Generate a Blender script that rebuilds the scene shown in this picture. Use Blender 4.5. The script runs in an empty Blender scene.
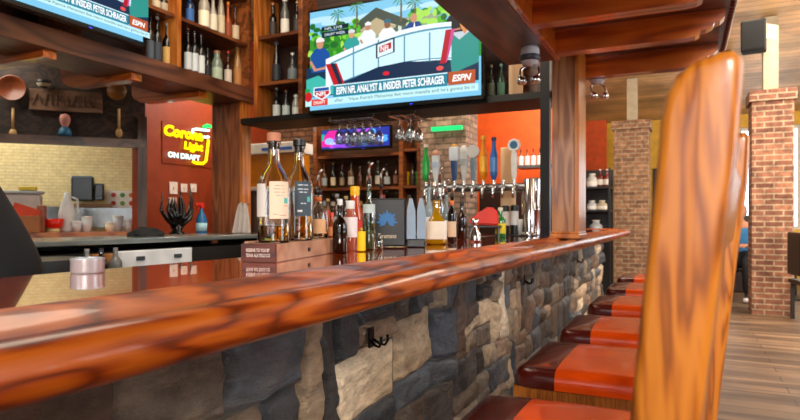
import bpy, bmesh, math, random
from mathutils import Vector, Matrix, noise
random.seed(7)
scn = bpy.context.scene
C = scn.collection
TH = math.radians(25.3)
S, K = math.sin(TH), math.cos(TH)
CZ = 1.173
# ------------------------------------------------------------------ survey helpers (photo bearing -> world point on a known plane)
def fx(px): return (px-400)/600.0
def ray(px): f = fx(px); return (f*K-S, f*S+K)
def zz(py, d): return CZ-(py-220)*d/600.0
def onY(px, py, Y): d = Y/ray(px)[1]; return Vector((ray(px)[0]*d, Y, zz(py, d)))
def onX(px, py, X): d = X/ray(px)[0]; return Vector((X, ray(px)[1]*d, zz(py, d)))
def atD(px, py, d): return Vector((ray(px)[0]*d, ray(px)[1]*d, zz(py, d)))
def onZ(px, py, Z): d = (CZ-Z)*600/(py-220); return Vector((ray(px)[0]*d, ray(px)[1]*d, Z))
KN = (-.719, .695); KU = (.695, .719)
def onK(px, py, off=0): r = ray(px); d = (7.09+off)/(r[0]*KN[0]+r[1]*KN[1]); return atD(px, py, d)
KROT = math.atan2(.719, .695)

# ------------------------------------------------------------------ materials
MATS = {}
def newmat(n):
    m = bpy.data.materials.new(n); m.use_nodes = True
    nt = m.node_tree; b = nt.nodes['Principled BSDF']
    return m, nt, b
def lin(c):
    if isinstance(c, str):
        c = c.lstrip('#'); c = [int(c[i:i+2], 16)/255 for i in (0, 2, 4)]
        c = [x/12.92 if x <= .04045 else ((x+.055)/1.055)**2.4 for x in c]
    return (c[0], c[1], c[2], 1)
def plain(c, rough=.5, metal=0, coat=0, trans=0, emis=0, alpha=1, noise_amt=.12, ior=1.45, bump=0, bscale=60):
    key = ('p', str(c), rough, metal, coat, trans, emis, noise_amt, ior, bump, bscale)
    if key in MATS: return MATS[key]
    m, nt, b = newmat('mat'); N = nt.nodes; L = nt.links
    col = lin(c)
    b.inputs['Base Color'].default_value = col
    if noise_amt and not emis and not trans:
        tc = N.new('ShaderNodeTexCoord'); no = N.new('ShaderNodeTexNoise'); no.inputs['Scale'].default_value = 9
        L.new(tc.outputs['Object'], no.inputs['Vector'])
        r = N.new('ShaderNodeValToRGB')
        r.color_ramp.elements[0].position = .3; r.color_ramp.elements[1].position = .7
        r.color_ramp.elements[0].color = (col[0]*(1-noise_amt), col[1]*(1-noise_amt), col[2]*(1-noise_amt), 1)
        r.color_ramp.elements[1].color = (min(1, col[0]*(1+noise_amt)), min(1, col[1]*(1+noise_amt)), min(1, col[2]*(1+noise_amt)), 1)
        L.new(no.outputs['Fac'], r.inputs[0]); L.new(r.outputs[0], b.inputs['Base Color'])
    if bump:
        tc = N.new('ShaderNodeTexCoord'); no = N.new('ShaderNodeTexNoise'); no.inputs['Scale'].default_value = bscale; no.inputs['Detail'].default_value = 4
        L.new(tc.outputs['Object'], no.inputs['Vector'])
        bp = N.new('ShaderNodeBump'); bp.inputs['Strength'].default_value = bump; bp.inputs['Distance'].default_value = .01
        L.new(no.outputs['Fac'], bp.inputs['Height']); L.new(bp.outputs[0], b.inputs['Normal'])
    b.inputs['Roughness'].default_value = rough
    b.inputs['Metallic'].default_value = metal
    b.inputs['Coat Weight'].default_value = coat
    b.inputs['Coat Roughness'].default_value = .06
    b.inputs['Transmission Weight'].default_value = trans
    b.inputs['IOR'].default_value = ior
    if emis:
        b.inputs['Emission Color'].default_value = col; b.inputs['Emission Strength'].default_value = emis
        b.inputs['Base Color'].default_value = (0, 0, 0, 1); b.inputs['Roughness'].default_value = .4
        b.inputs['Specular IOR Level'].default_value = .2
    MATS[key] = m
    return m
def emit(c, s=1.0): return plain(c, emis=s)
def wood(dark, mid, light, axis='Y', rings=16, scale=1.0, rough=.35, coat=.0, stretch=.10, fine=.35, coatr=.05, planks=None, key=None, bump=.08, thin=1.0, det=1.6):
    key = ('w', thin, dark, mid, light, axis, rings, scale, rough, coat, stretch, planks, key)
    if key in MATS: return MATS[key]
    m, nt, b = newmat('wood'); N = nt.nodes; L = nt.links
    tc = N.new('ShaderNodeTexCoord'); mp = N.new('ShaderNodeMapping')
    sc = {'X': (stretch, 1, 1), 'Y': (1, stretch, 1), 'Z': (1, 1, stretch)}[axis]
    mp.inputs['Scale'].default_value = [s*scale for s in sc]
    L.new(tc.outputs['Object'], mp.inputs['Vector'])
    n1 = N.new('ShaderNodeTexNoise'); n1.inputs['Scale'].default_value = 4.2; n1.inputs['Detail'].default_value = det; n1.inputs['Roughness'].default_value = .42
    n1.inputs['Distortion'].default_value = .25
    L.new(mp.outputs[0], n1.inputs['Vector'])
    mu = N.new('ShaderNodeMath'); mu.operation = 'MULTIPLY'; mu.inputs[1].default_value = rings*6.283
    sn = N.new('ShaderNodeMath'); sn.operation = 'SINE'
    L.new(n1.outputs['Fac'], mu.inputs[0]); L.new(mu.outputs[0], sn.inputs[0])
    mr = N.new('ShaderNodeMapRange'); mr.inputs[1].default_value = -1; mr.inputs[2].default_value = 1
    L.new(sn.outputs[0], mr.inputs[0])
    if thin != 1:
        pw = N.new('ShaderNodeMath'); pw.operation = 'POWER'; pw.inputs[1].default_value = thin; L.new(mr.outputs[0], pw.inputs[0]); mr = pw
    mp2 = N.new('ShaderNodeMapping'); s2 = {'X': (3, 90, 90), 'Y': (90, 3, 90), 'Z': (90, 90, 3)}[axis]
    mp2.inputs['Scale'].default_value = [s*scale*.8 for s in s2]
    L.new(tc.outputs['Object'], mp2.inputs['Vector'])
    n2 = N.new('ShaderNodeTexNoise'); n2.inputs['Scale'].default_value = 1.6; n2.inputs['Detail'].default_value = 3
    L.new(mp2.outputs[0], n2.inputs['Vector'])
    mx = N.new('ShaderNodeMix'); mx.data_type = 'FLOAT'; mx.inputs[0].default_value = fine
    L.new(mr.outputs[0], mx.inputs[2]); L.new(n2.outputs['Fac'], mx.inputs[3])
    rp = N.new('ShaderNodeValToRGB'); e = rp.color_ramp.elements
    e[0].position = .03; e[0].color = lin(dark); e[1].position = .36; e[1].color = lin(mid)
    x = e.new(.85); x.color = lin(light)
    L.new(mx.outputs[0], rp.inputs[0])
    # slow tone variation
    n3 = N.new('ShaderNodeTexNoise'); n3.inputs['Scale'].default_value = 2.3
    L.new(tc.outputs['Object'], n3.inputs['Vector'])
    hs = N.new('ShaderNodeHueSaturation'); mr3 = N.new('ShaderNodeMapRange'); mr3.inputs[3].default_value = .75; mr3.inputs[4].default_value = 1.3
    mr3.inputs[1].default_value = .3; mr3.inputs[2].default_value = .7
    L.new(n3.outputs['Fac'], mr3.inputs[0]); L.new(mr3.outputs[0], hs.inputs['Value']); L.new(rp.outputs[0], hs.inputs['Color'])
    out = hs.outputs[0]
    if planks:
        w, l, ax = planks
        br = N.new('ShaderNodeTexBrick'); br.inputs['Scale'].default_value = 1; br.inputs['Brick Width'].default_value = l; br.inputs['Row Height'].default_value = w
        br.inputs['Mortar Size'].default_value = .004; br.inputs['Color1'].default_value = (.72, .72, .72, 1); br.inputs['Color2'].default_value = (1.15, 1.15, 1.15, 1); br.inputs['Mortar'].default_value = (.25, .25, .25, 1)
        br.inputs['Bias'].default_value = 0
        sx = N.new('ShaderNodeSeparateXYZ'); cb = N.new('ShaderNodeCombineXYZ'); L.new(tc.outputs['Object'], sx.inputs[0])
        o = {'X': 'Y', 'Y': 'X'}.get(ax[1], 'Z') if len(ax) == 1 else None
        L.new(sx.outputs[ax[0]], cb.inputs[0]); L.new(sx.outputs[ax[1]], cb.inputs[1]); L.new(cb.outputs[0], br.inputs['Vector'])
        ml = N.new('ShaderNodeMix'); ml.data_type = 'RGBA'; ml.blend_type = 'MULTIPLY'; ml.inputs[0].default_value = 1
        L.new(out, ml.inputs[6]); L.new(br.outputs['Color'], ml.inputs[7]); out = ml.outputs[2]
    L.new(out, b.inputs['Base Color'])
    bp = N.new('ShaderNodeBump'); bp.inputs['Strength'].default_value = bump; bp.inputs['Distance'].default_value = .004
    L.new(n2.outputs['Fac'], bp.inputs['Height']); L.new(bp.outputs[0], b.inputs['Normal'])
    b.inputs['Roughness'].default_value = rough; b.inputs['Coat Weight'].default_value = coat; b.inputs['Coat Roughness'].default_value = coatr
    MATS[key] = m
    return m
def bricks(c1, c2, mort, bw=.2, bh=.07, key='a', dim='XY', va=(.6, 1.35)):
    m, nt, b = newmat('brick'); N = nt.nodes; L = nt.links
    tc = N.new('ShaderNodeTexCoord'); sx = N.new('ShaderNodeSeparateXYZ'); L.new(tc.outputs['Object'], sx.inputs[0])
    ad = N.new('ShaderNodeMath'); ad.operation = 'ADD'; L.new(sx.outputs[0], ad.inputs[0]); L.new(sx.outputs[1], ad.inputs[1])
    cb = N.new('ShaderNodeCombineXYZ'); L.new(ad.outputs[0], cb.inputs[0]); L.new(sx.outputs[2], cb.inputs[1])
    br = N.new('ShaderNodeTexBrick'); br.inputs['Scale'].default_value = 1; br.inputs['Brick Width'].default_value = bw; br.inputs['Row Height'].default_value = bh
    br.inputs['Mortar Size'].default_value = .009; br.inputs['Color1'].default_value = lin(c1); br.inputs['Color2'].default_value = lin(c2); br.inputs['Mortar'].default_value = lin(mort)
    L.new(cb.outputs[0], br.inputs['Vector'])
    no = N.new('ShaderNodeTexNoise'); no.inputs['Scale'].default_value = 14; L.new(tc.outputs['Object'], no.inputs['Vector'])
    mr = N.new('ShaderNodeMapRange'); mr.inputs[1].default_value = .3; mr.inputs[2].default_value = .7; mr.inputs[3].default_value = va[0]; mr.inputs[4].default_value = va[1]; L.new(no.outputs['Fac'], mr.inputs[0])
    hs = N.new('ShaderNodeHueSaturation'); L.new(br.outputs['Color'], hs.inputs['Color']); L.new(mr.outputs[0], hs.inputs['Value'])
    L.new(hs.outputs[0], b.inputs['Base Color']); b.inputs['Roughness'].default_value = .85
    bp = N.new('ShaderNodeBump'); bp.inputs['Strength'].default_value = .6; bp.inputs['Distance'].default_value = .01; bp.invert = True
    L.new(br.outputs['Fac'], bp.inputs['Height']); L.new(bp.outputs[0], b.inputs['Normal'])
    return m
def pane_mat():
    if 'pane' in MATS: return MATS['pane']
    m = bpy.data.materials.new('pane'); m.use_nodes = True; nt = m.node_tree; nt.nodes.clear()
    o = nt.nodes.new('ShaderNodeOutputMaterial'); t = nt.nodes.new('ShaderNodeBsdfTransparent'); g = nt.nodes.new('ShaderNodeBsdfGlossy'); g.inputs['Roughness'].default_value = .02
    fr = nt.nodes.new('ShaderNodeFresnel'); fr.inputs[0].default_value = 1.45
    mx = nt.nodes.new('ShaderNodeMixShader'); nt.links.new(fr.outputs[0], mx.inputs[0]); nt.links.new(t.outputs[0], mx.inputs[1]); nt.links.new(g.outputs[0], mx.inputs[2]); nt.links.new(mx.outputs[0], o.inputs[0])
    MATS['pane'] = m; return m
def thin_glass(c='#eef6f4', dens=.12):
    key = ('tg', c, dens)
    if key in MATS: return MATS[key]
    m = bpy.data.materials.new('thin_glass'); m.use_nodes = True; nt = m.node_tree; nt.nodes.clear()
    o = nt.nodes.new('ShaderNodeOutputMaterial'); t = nt.nodes.new('ShaderNodeBsdfTransparent'); t.inputs[0].default_value = lin(c)
    g = nt.nodes.new('ShaderNodeBsdfGlossy'); g.inputs['Roughness'].default_value = .04
    lw = nt.nodes.new('ShaderNodeLayerWeight'); lw.inputs[0].default_value = .38
    ad = nt.nodes.new('ShaderNodeMath'); ad.operation = 'MULTIPLY_ADD'; ad.inputs[1].default_value = .75; ad.inputs[2].default_value = dens; ad.use_clamp = True
    nt.links.new(lw.outputs['Facing'], ad.inputs[0])
    mx = nt.nodes.new('ShaderNodeMixShader'); nt.links.new(ad.outputs[0], mx.inputs[0]); nt.links.new(t.outputs[0], mx.inputs[1]); nt.links.new(g.outputs[0], mx.inputs[2]); nt.links.new(mx.outputs[0], o.inputs[0])
    MATS[key] = m; return m

W_RAIL = wood('#3c1203', '#863408', '#ae5412', 'Y', rings=7, scale=2.6, rough=.34, coat=.36, stretch=.20, fine=.30, coatr=.05, thin=.75, det=3.2)
W_TOP = wood('#5a1804', '#a4380a', '#b8480e', 'Y', rings=7, scale=1.9, rough=.1, coat=1, stretch=.15, coatr=.0, bump=.0, thin=.5)
W_CHAIR = wood('#643208', '#924e10', '#ac661c', 'Z', rings=4, scale=20.0, rough=.34, coat=.3, stretch=.10, fine=.3, coatr=.12, thin=.8)
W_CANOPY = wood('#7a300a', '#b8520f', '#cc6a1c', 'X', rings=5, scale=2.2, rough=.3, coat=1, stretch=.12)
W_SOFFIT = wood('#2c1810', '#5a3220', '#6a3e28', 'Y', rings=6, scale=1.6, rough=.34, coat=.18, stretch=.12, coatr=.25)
W_POST = wood('#643c24', '#90603e', '#a87a52', 'Z', rings=5, scale=3.4, rough=.35, coat=.3, stretch=.1)
W_TRIM = wood('#7a3c12', '#a85c20', '#bc7430', 'Z', rings=4, scale=3, rough=.3, coat=.3, stretch=.1)
W_SHELF = wood('#3a1c10', '#6c3818', '#824820', 'Y', rings=5, scale=2.4, rough=.35, coat=.3, stretch=.1)
W_SHELFX = wood('#3a1c10', '#6c3818', '#824820', 'X', rings=5, scale=2.4, rough=.4, coat=.2, stretch=.1)
W_DARK = wood('#0d0705', '#261710', '#3a251a', 'X', rings=5, scale=2, rough=.7, stretch=.05)
W_LIGHT = wood('#b98a58', '#d9b184', '#e8c69c', 'Z', rings=4, scale=1.6, rough=.5, stretch=.1)
W_CADDY = wood('#a07050', '#bc8c6c', '#c89c7c', 'X', rings=2, scale=3, rough=.4, stretch=.1)
W_CADDYD = wood('#2c0e04', '#4a1a06', '#5c2408', 'X', rings=5, scale=3, rough=.35, stretch=.1)
FLOORM = wood('#4a3828', '#6e5642', '#8a7056', 'X', rings=4, scale=1, rough=.45, stretch=.06, planks=(.16, 1.3, 'XY'), key='f')
CEILM = wood('#d2aa7a', '#d6ae7e', '#e0ba8a', 'X', rings=1, fine=.75, scale=1, rough=.5, stretch=.05, planks=(.13, 3.5, 'XY'), key='c')
BLACK = plain('#0b0b0c', .4); BLACKG = plain('#08080a', .12); CHROME = plain('#d5d8da', .12, metal=1); STEEL = plain('#b9bcbc', .28, metal=1)
WHITE = plain('#dedcd6', .5); CREAMP = plain('#d8c39a', .6)

# ------------------------------------------------------------------ mesh helpers
def link(name, me, mat=None, parent=None, smooth=False):
    o = bpy.data.objects.new(name, me); C.objects.link(o)
    if mat is not None:
        for m in (mat if isinstance(mat, (list, tuple)) else [mat]): me.materials.append(m)
    if parent is not None: o.parent = parent
    if smooth:
        for p in me.polygons: p.use_smooth = True
    return o
def obj(name, bm, mat=None, parent=None, smooth=False, auto=None):
    bmesh.ops.recalc_face_normals(bm, faces=bm.faces[:])
    me = bpy.data.meshes.new(name); bm.to_mesh(me); bm.free()
    o = link(name, me, mat, parent, smooth)
    if auto is not None:
        for p in me.polygons: p.use_smooth = True
        me.set_sharp_from_angle(angle=math.radians(auto))
    return o
def tag(o, label, cat, group=None, kind=None):
    o['label'] = label; o['category'] = cat
    if group: o['group'] = group
    if kind: o['kind'] = kind
    return o
def thing(name, label, cat, loc=(0, 0, 0), rz=0, group=None):
    o = bpy.data.objects.new(name, None); C.objects.link(o); o.location = loc; o.rotation_euler = (0, 0, rz); o.empty_display_size = .05
    return tag(o, label, cat, group)
def struct(o): o['kind'] = 'structure'; return o
def box(bm, c, s, bev=0, rz=0, rx=0, ry=0, mi=0):
    r = bmesh.ops.create_cube(bm, size=1); vs = r['verts']
    bmesh.ops.scale(bm, vec=s, verts=vs)
    fs = {f for v in vs for f in v.link_faces}
    if bev:
        es = list({e for v in vs for e in v.link_edges})
        rr = bmesh.ops.bevel(bm, geom=es, offset=min(bev, min(s)*.45), segments=2, affect='EDGES', profile=.5)
        fs = set(rr['faces']) | {f for f in fs if f.is_valid}
        vs = list({v for f in fs for v in f.verts})
    M = Matrix.Translation(Vector(c)) @ Matrix.Rotation(rz, 4, 'Z') @ Matrix.Rotation(ry, 4, 'Y') @ Matrix.Rotation(rx, 4, 'X')
    bmesh.ops.transform(bm, matrix=M, verts=vs)
    for f in fs:
        if f.is_valid: f.material_index = mi
    return vs
def B(*args, **kw):
    bm = bmesh.new(); box(bm, *args, **kw); return bm
def b2(lo, hi, bev=0):
    lo, hi = Vector(lo), Vector(hi); return B((lo+hi)/2, [abs(a) for a in (hi-lo)], bev)
def addb2(bm, lo, hi, bev=0):
    lo, hi = Vector(lo), Vector(hi); box(bm, (lo+hi)/2, [abs(a) for a in (hi-lo)], bev)
def tube(bm, pts, r, n=8, caps=True):
    pts = [Vector(p) for p in pts]; rs = r if isinstance(r, (list, tuple)) else [r]*len(pts)
    rings = []; up = None
    for i, p in enumerate(pts):
        t = (pts[min(i+1, len(pts)-1)]-pts[max(i-1, 0)]).normalized()
        a = Vector((0, 0, 1)) if abs(t.z) < .9 else Vector((1, 0, 0))
        if up is not None and abs(up.dot(t)) < .95: a = up
        x = t.cross(a).normalized(); y = x.cross(t).normalized(); up = y
        rings.append([bm.verts.new(p+rs[i]*(math.cos(2*math.pi*k/n)*x+math.sin(2*math.pi*k/n)*y)) for k in range(n)])
    for a, b in zip(rings, rings[1:]):
        for k in range(n): bm.faces.new((a[k], a[(k+1) % n], b[(k+1) % n], b[k]))
    if caps: bm.faces.new(rings[0]); bm.faces.new(rings[-1][::-1])
def lathe(bm, prof, n=24, loc=(0, 0, 0), sq=0, arc=None, squash=1.0, mi=0):
    """prof: list of (r,z).  sq: 0 round .. 1 squarish.  arc: (a0,a1) radians for a patch"""
    full = arc is None; a0, a1 = (0, 2*math.pi) if full else arc
    cnt = n if full else n+1; rings = []
    for r, z in prof:
        ring = []
        for k in range(cnt):
            a = a0+(a1-a0)*k/n
            rr = r
            if sq:
                p = 2+6*sq; rr = r/((abs(math.cos(a))**p+abs(math.sin(a))**p)**(1/p))
            ring.append(bm.verts.new((loc[0]+rr*math.cos(a), loc[1]+rr*math.sin(a)*squash, loc[2]+z)))
        rings.append(ring)
    for a, b in zip(rings, rings[1:]):
        for k in range(cnt if full else cnt-1):
            f = bm.faces.new((a[k], a[(k+1) % cnt], b[(k+1) % cnt], b[k])); f.material_index = mi
    if full:
        if prof[0][0] > 1e-5: bm.faces.new(rings[0]).material_index = mi
        if prof[-1][0] > 1e-5: bm.faces.new(rings[-1][::-1]).material_index = mi
def prism(bm, poly, axis, a, b):
    """poly in the two other axes order; extruded along axis from a to b"""
    def mk(p, t):
        return {'X': (t, p[0], p[1]), 'Y': (p[0], t, p[1]), 'Z': (p[0], p[1], t)}[axis]
    A = [bm.verts.new(mk(p, a)) for p in poly]; Bv = [bm.verts.new(mk(p, b)) for p in poly]
    n = len(poly)
    for k in range(n): bm.faces.new((A[k], A[(k+1) % n], Bv[(k+1) % n], Bv[k]))
    bm.faces.new(A); bm.faces.new(Bv[::-1])
def copy_tree(o, parent=None):
    c = o.copy(); C.objects.link(c)
    if parent is not None: c.parent = parent
    for ch in [x for x in bpy.data.objects if x.parent == o]: copy_tree(ch, c)
    return c
def textmesh(s, size, bold=0.0, sx=1.0, shear=0):
    cu = bpy.data.curves.new('lettering', 'FONT'); cu.body = s; cu.size = size; cu.offset = bold; cu.shear = shear; cu.align_x = 'LEFT'; cu.resolution_u = 3
    o = bpy.data.objects.new('lettering', cu); C.objects.link(o)
    bpy.context.view_layer.update()
    me = bpy.data.meshes.new_from_object(o.evaluated_get(bpy.context.evaluated_depsgraph_get()))
    bpy.data.objects.remove(o)
    for v in me.vertices: v.co.x *= sx
    return me
def fit_text(s, w, h, bold=0, shear=0):
    me = textmesh(s, 1, bold, 1, shear)
    xs = [v.co.x for v in me.vertices]; ys = [v.co.y for v in me.vertices]
    x0, x1, y0, y1 = min(xs), max(xs), min(ys), max(ys)
    for v in me.vertices:
        v.co.x = (v.co.x-x0)/(x1-x0)*w; v.co.y = (v.co.y-y0)/(y1-y0)*h; v.co.z = 0
    return me

# ------------------------------------------------------------------ camera
cam = bpy.data.cameras.new('camera'); co = bpy.data.objects.new('camera', cam); C.objects.link(co)
co.location = (0, 0, CZ); co.rotation_euler = (math.radians(90), 0, TH)
cam.sensor_width = 36; cam.lens = 27; cam.shift_y = 10/800; cam.clip_start = .02
cam.dof.use_dof = True; cam.dof.focus_distance = 1.45; cam.dof.aperture_fstop = 7.5
scn.camera = co

# ------------------------------------------------------------------ room shell
def ceil_z(y): return 4.92-.135*y
struct(obj('floor', b2((-9, -4, -.1), (5.2, 13.2, 0)), FLOORM))
bm = bmesh.new()
vs = [bm.verts.new((x, y, ceil_z(y)+dz)) for dz in (0, .1) for x, y in ((-9, -4), (5.2, -4), (5.2, 13.2), (-9, 13.2))]
for f in ((0, 1, 2, 3), (7, 6, 5, 4), (0, 4, 5, 1), (1, 5, 6, 2), (2, 6, 7, 3), (3, 7, 4, 0)): bm.faces.new([vs[i] for i in f])
struct(obj('ceiling', bm, CEILM))
YEL = plain('#d8a83a', .7); ORANGE = plain('#d2500f', .6); REDW = plain('#8a3414', .5); WHITEW = plain('#d9d2c2', .7)
# right wall with windows
def wall_with_holes(name, axis, pos, thick, a0, a1, z1, holes, mat):
    bm = bmesh.new(); cur = a0
    def seg(p, q, zl, zh):
        if q-p < 1e-4 or zh-zl < 1e-4: return
        if axis == 'X': addb2(bm, (pos, p, zl), (pos+thick, q, zh))
        else: addb2(bm, (p, pos, zl), (q, pos+thick, zh))
    for (h0, h1, zl, zh) in sorted(holes):
        seg(cur, h0, 0, z1); seg(h0, h1, 0, zl); seg(h0, h1, zh, z1); cur = h1
    seg(cur, a1, 0, z1)
    return struct(obj(name, bm, mat))
def window(n, axis, pos, h):
    h0, h1, zl, zh = h; bm = bmesh.new(); t = .06
    def sg(p, q, a, b):
        if axis == 'X': addb2(bm, (pos-.03, p, a), (pos+.05, q, b))
        else: addb2(bm, (p, pos-.03, a), (q, pos+.05, b))
    sg(h0, h1, zl, zl+t); sg(h0, h1, zh-t, zh); sg(h0, h0+t, zl+t, zh-t); sg(h1-t, h1, zl+t, zh-t); m = (h0+h1)/2; sg(m-.02, m+.02, zl+t, zh-t)
    w = struct(obj('window_%d' % n, bm, plain('#c9c4b8', .5)))
    bm = bmesh.new()
    if axis == 'X': addb2(bm, (pos+.01, h0+t, zl+t), (pos+.016, h1-t, zh-t))
    else: addb2(bm, (h0+t, pos+.01, zl+t), (h1-t, pos+.016, zh-t))
    obj('window_pane', bm, pane_mat(), w)
RW = [(1.5, 3.3, .9, 2.6), (4.0, 5.8, .9, 2.6), (6.5, 8.3, .9, 2.6), (9.0, 12.2, .9, 2.5)]
wall_with_holes('wall_right', 'X', 5.0, .2, -4, 13.2, 5.2, RW, YEL)
BWN = [(0.0, .80, 1.0, 2.45), (onY(738, 180, 13).x, 1.95, 1.0, 2.92), (2.3, 4.6, 1.0, 2.45)]
wall_with_holes('wall_far', 'Y', 13.0, .2, -9, 5.2, 5.2, BWN, YEL)
n = 1
RWN = [(-2.6, -.9, .9, 2.7), (-.5, 1.0, .9, 2.7), (1.4, 3.6, .9, 2.7)]
wall_with_holes('wall_rear', 'Y', -4.0, .2, -9, 5.2, 5.4, RWN, WHITEW)
for h in RWN: window(n, 'Y', -3.92, h); n += 1
for h in RW: window(n, 'X', 5.08, h); n += 1
for h in BWN: window(n, 'Y', 13.08, h); n += 1
struct(obj('wall_left', b2((-9.2, -4, 0), (-9, 13.2, 5.2)), WHITEW))
# orange partition far behind bar end
ow = onY(606, 120, 11.8)
struct(obj('wall_bar_end', b2((-6.0, 11.8, 0), (ow.x, 11.95, 3.05)), ORANGE))
# red wall behind the back bar, parallel to the bar
struct(obj('wall_red', b2((-5.5, 4.72, 0), (-5.3, 9.5, 3.6)), REDW))

# kitchen partition (diagonal) with pass-through
def kbox(name, px0, px1, py0, py1, off, th, mat, parent=None, bev=0):
    a = onK(px0, py0, off); b = onK(px1, py1, off)
    mid = (a+b)/2; L = (Vector((b.x, b.y))-Vector((a.x, a.y))).length; H = abs(a.z-b.z)
    m = Vector((mid.x+KN[0]*th/2, mid.y+KN[1]*th/2, min(onK(px0, max(py0, py1), off).z, b.z)+H/2))
    return obj(name, B(m, (L, th, H), bev, rz=KROT), mat, parent)
kit = onK(0, 220)
def kpt(t, z, off=0): return Vector((-5.3-KU[0]*t+KN[0]*off, 4.72-KU[1]*t+KN[1]*off, z))
def kspan(t0, t1, z0, z1, off, th, bev=0):
    m = (kpt(t0, z0, off+th/2)+kpt(t1, z1, off+th/2))/2
    return B(m, (abs(t1-t0), th, abs(z1-z0)), bev, rz=KROT)
ZT = 1.99; ZS = 1.03
struct(obj('wall_kitchen_header', kspan(-.0, 4.2, ZT, 3.4, 0, .12), W_DARK))
struct(obj('wall_kitchen_base', kspan(0, 4.2, 0, ZS, 0, .12), plain('#2a2420', .6)))
struct(obj('trim_1', kspan(-.02, .07, ZS, ZT+.3, -.05, .2), wood('#1c100a', '#4a3020', '#5a3c28', 'Z', rings=4, scale=1)))
struct(obj('trim_2', kspan(0, 4.2, ZT-.04, ZT+.05, -.06, .06), wood('#24140c', '#4e3424', '#5e402c', 'X', rings=4, scale=1)))
struct(obj('trim_3', kspan(.0, 4.2, ZS-.06, ZS+.015, -.08, .5), wood('#6a2c08', '#a5561e', '#b86a2c', 'X', rings=4, scale=1)))
CREAM = bricks('#e4d29c', '#ecdcab', '#dccb96', .12, .04, 'k', va=(.88, 1.08))
struct(obj('wall_kitchen', kspan(-.6, 4.5, 0, 3.4, 1.5, .1), CREAM))

# ------------------------------------------------------------------ the bar
RX0, RX1 = -.700, -.546
YE = 7.5; Y0 = -.6
prof = [(-.700, 1.045), (-.700, 1.068), (-.694, 1.073), (-.680, 1.070), (-.660, 1.060), (-.640, 1.052), (-.620, 1.049), (-.606, 1.051), (-.594, 1.057), (-.580, 1.0605), (-.566, 1.058), (-.554, 1.049), (-.547, 1.036), (-.546, 1.021), (-.551, 1.006), (-.562, .996), (-.578, .992), (-.60, .994), (-.62, 1.0), (-.66, 1.0), (-.69, 1.0)]
bar = thing('bar_counter', 'long polished reddish wooden bar counter with moulded rail and stone front', 'bar counter', (0, 0, 0))
def mitre_y(x, base): return base
bm = bmesh.new()
rows = []
for yy in [Y0+i*.25 for i in range(int((YE-Y0)/.25))]: rows.append([(x, yy, z) for x, z in prof])
# rounded corner then return along -X
cr = .10
for k in range(0, 10):
    a = k/9*math.pi/2; row = []
    cx, cy = -.72, YE-.174
    for x, z in prof:
        r = x-cx; row.append((cx+r*math.cos(a), cy+r*math.sin(a), z))
    rows.append(row)
rows.append([(-1.15, YE-.174+(x+.72), z) for x, z in prof])
V = [[bm.verts.new(p) for p in r] for r in rows]; npf = len(prof)
for a, b in zip(V, V[1:]):
    for k in range(npf): bm.faces.new((a[k], a[(k+1) % npf], b[(k+1) % npf], b[k]))
bm.faces.new(V[0]); bm.faces.new(V[-1][::-1])
obj('arm_rail', bm, W_RAIL, bar, auto=50)
obj('countertop', b2((-1.15, Y0, 1.02), (-.699, YE-.155, 1.066), .006), W_TOP, bar)
obj('counter_base', b2((-1.08, Y0, 0), (-.86, 7.1, 1.019)), plain('#241a14', .7), bar)
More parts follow.
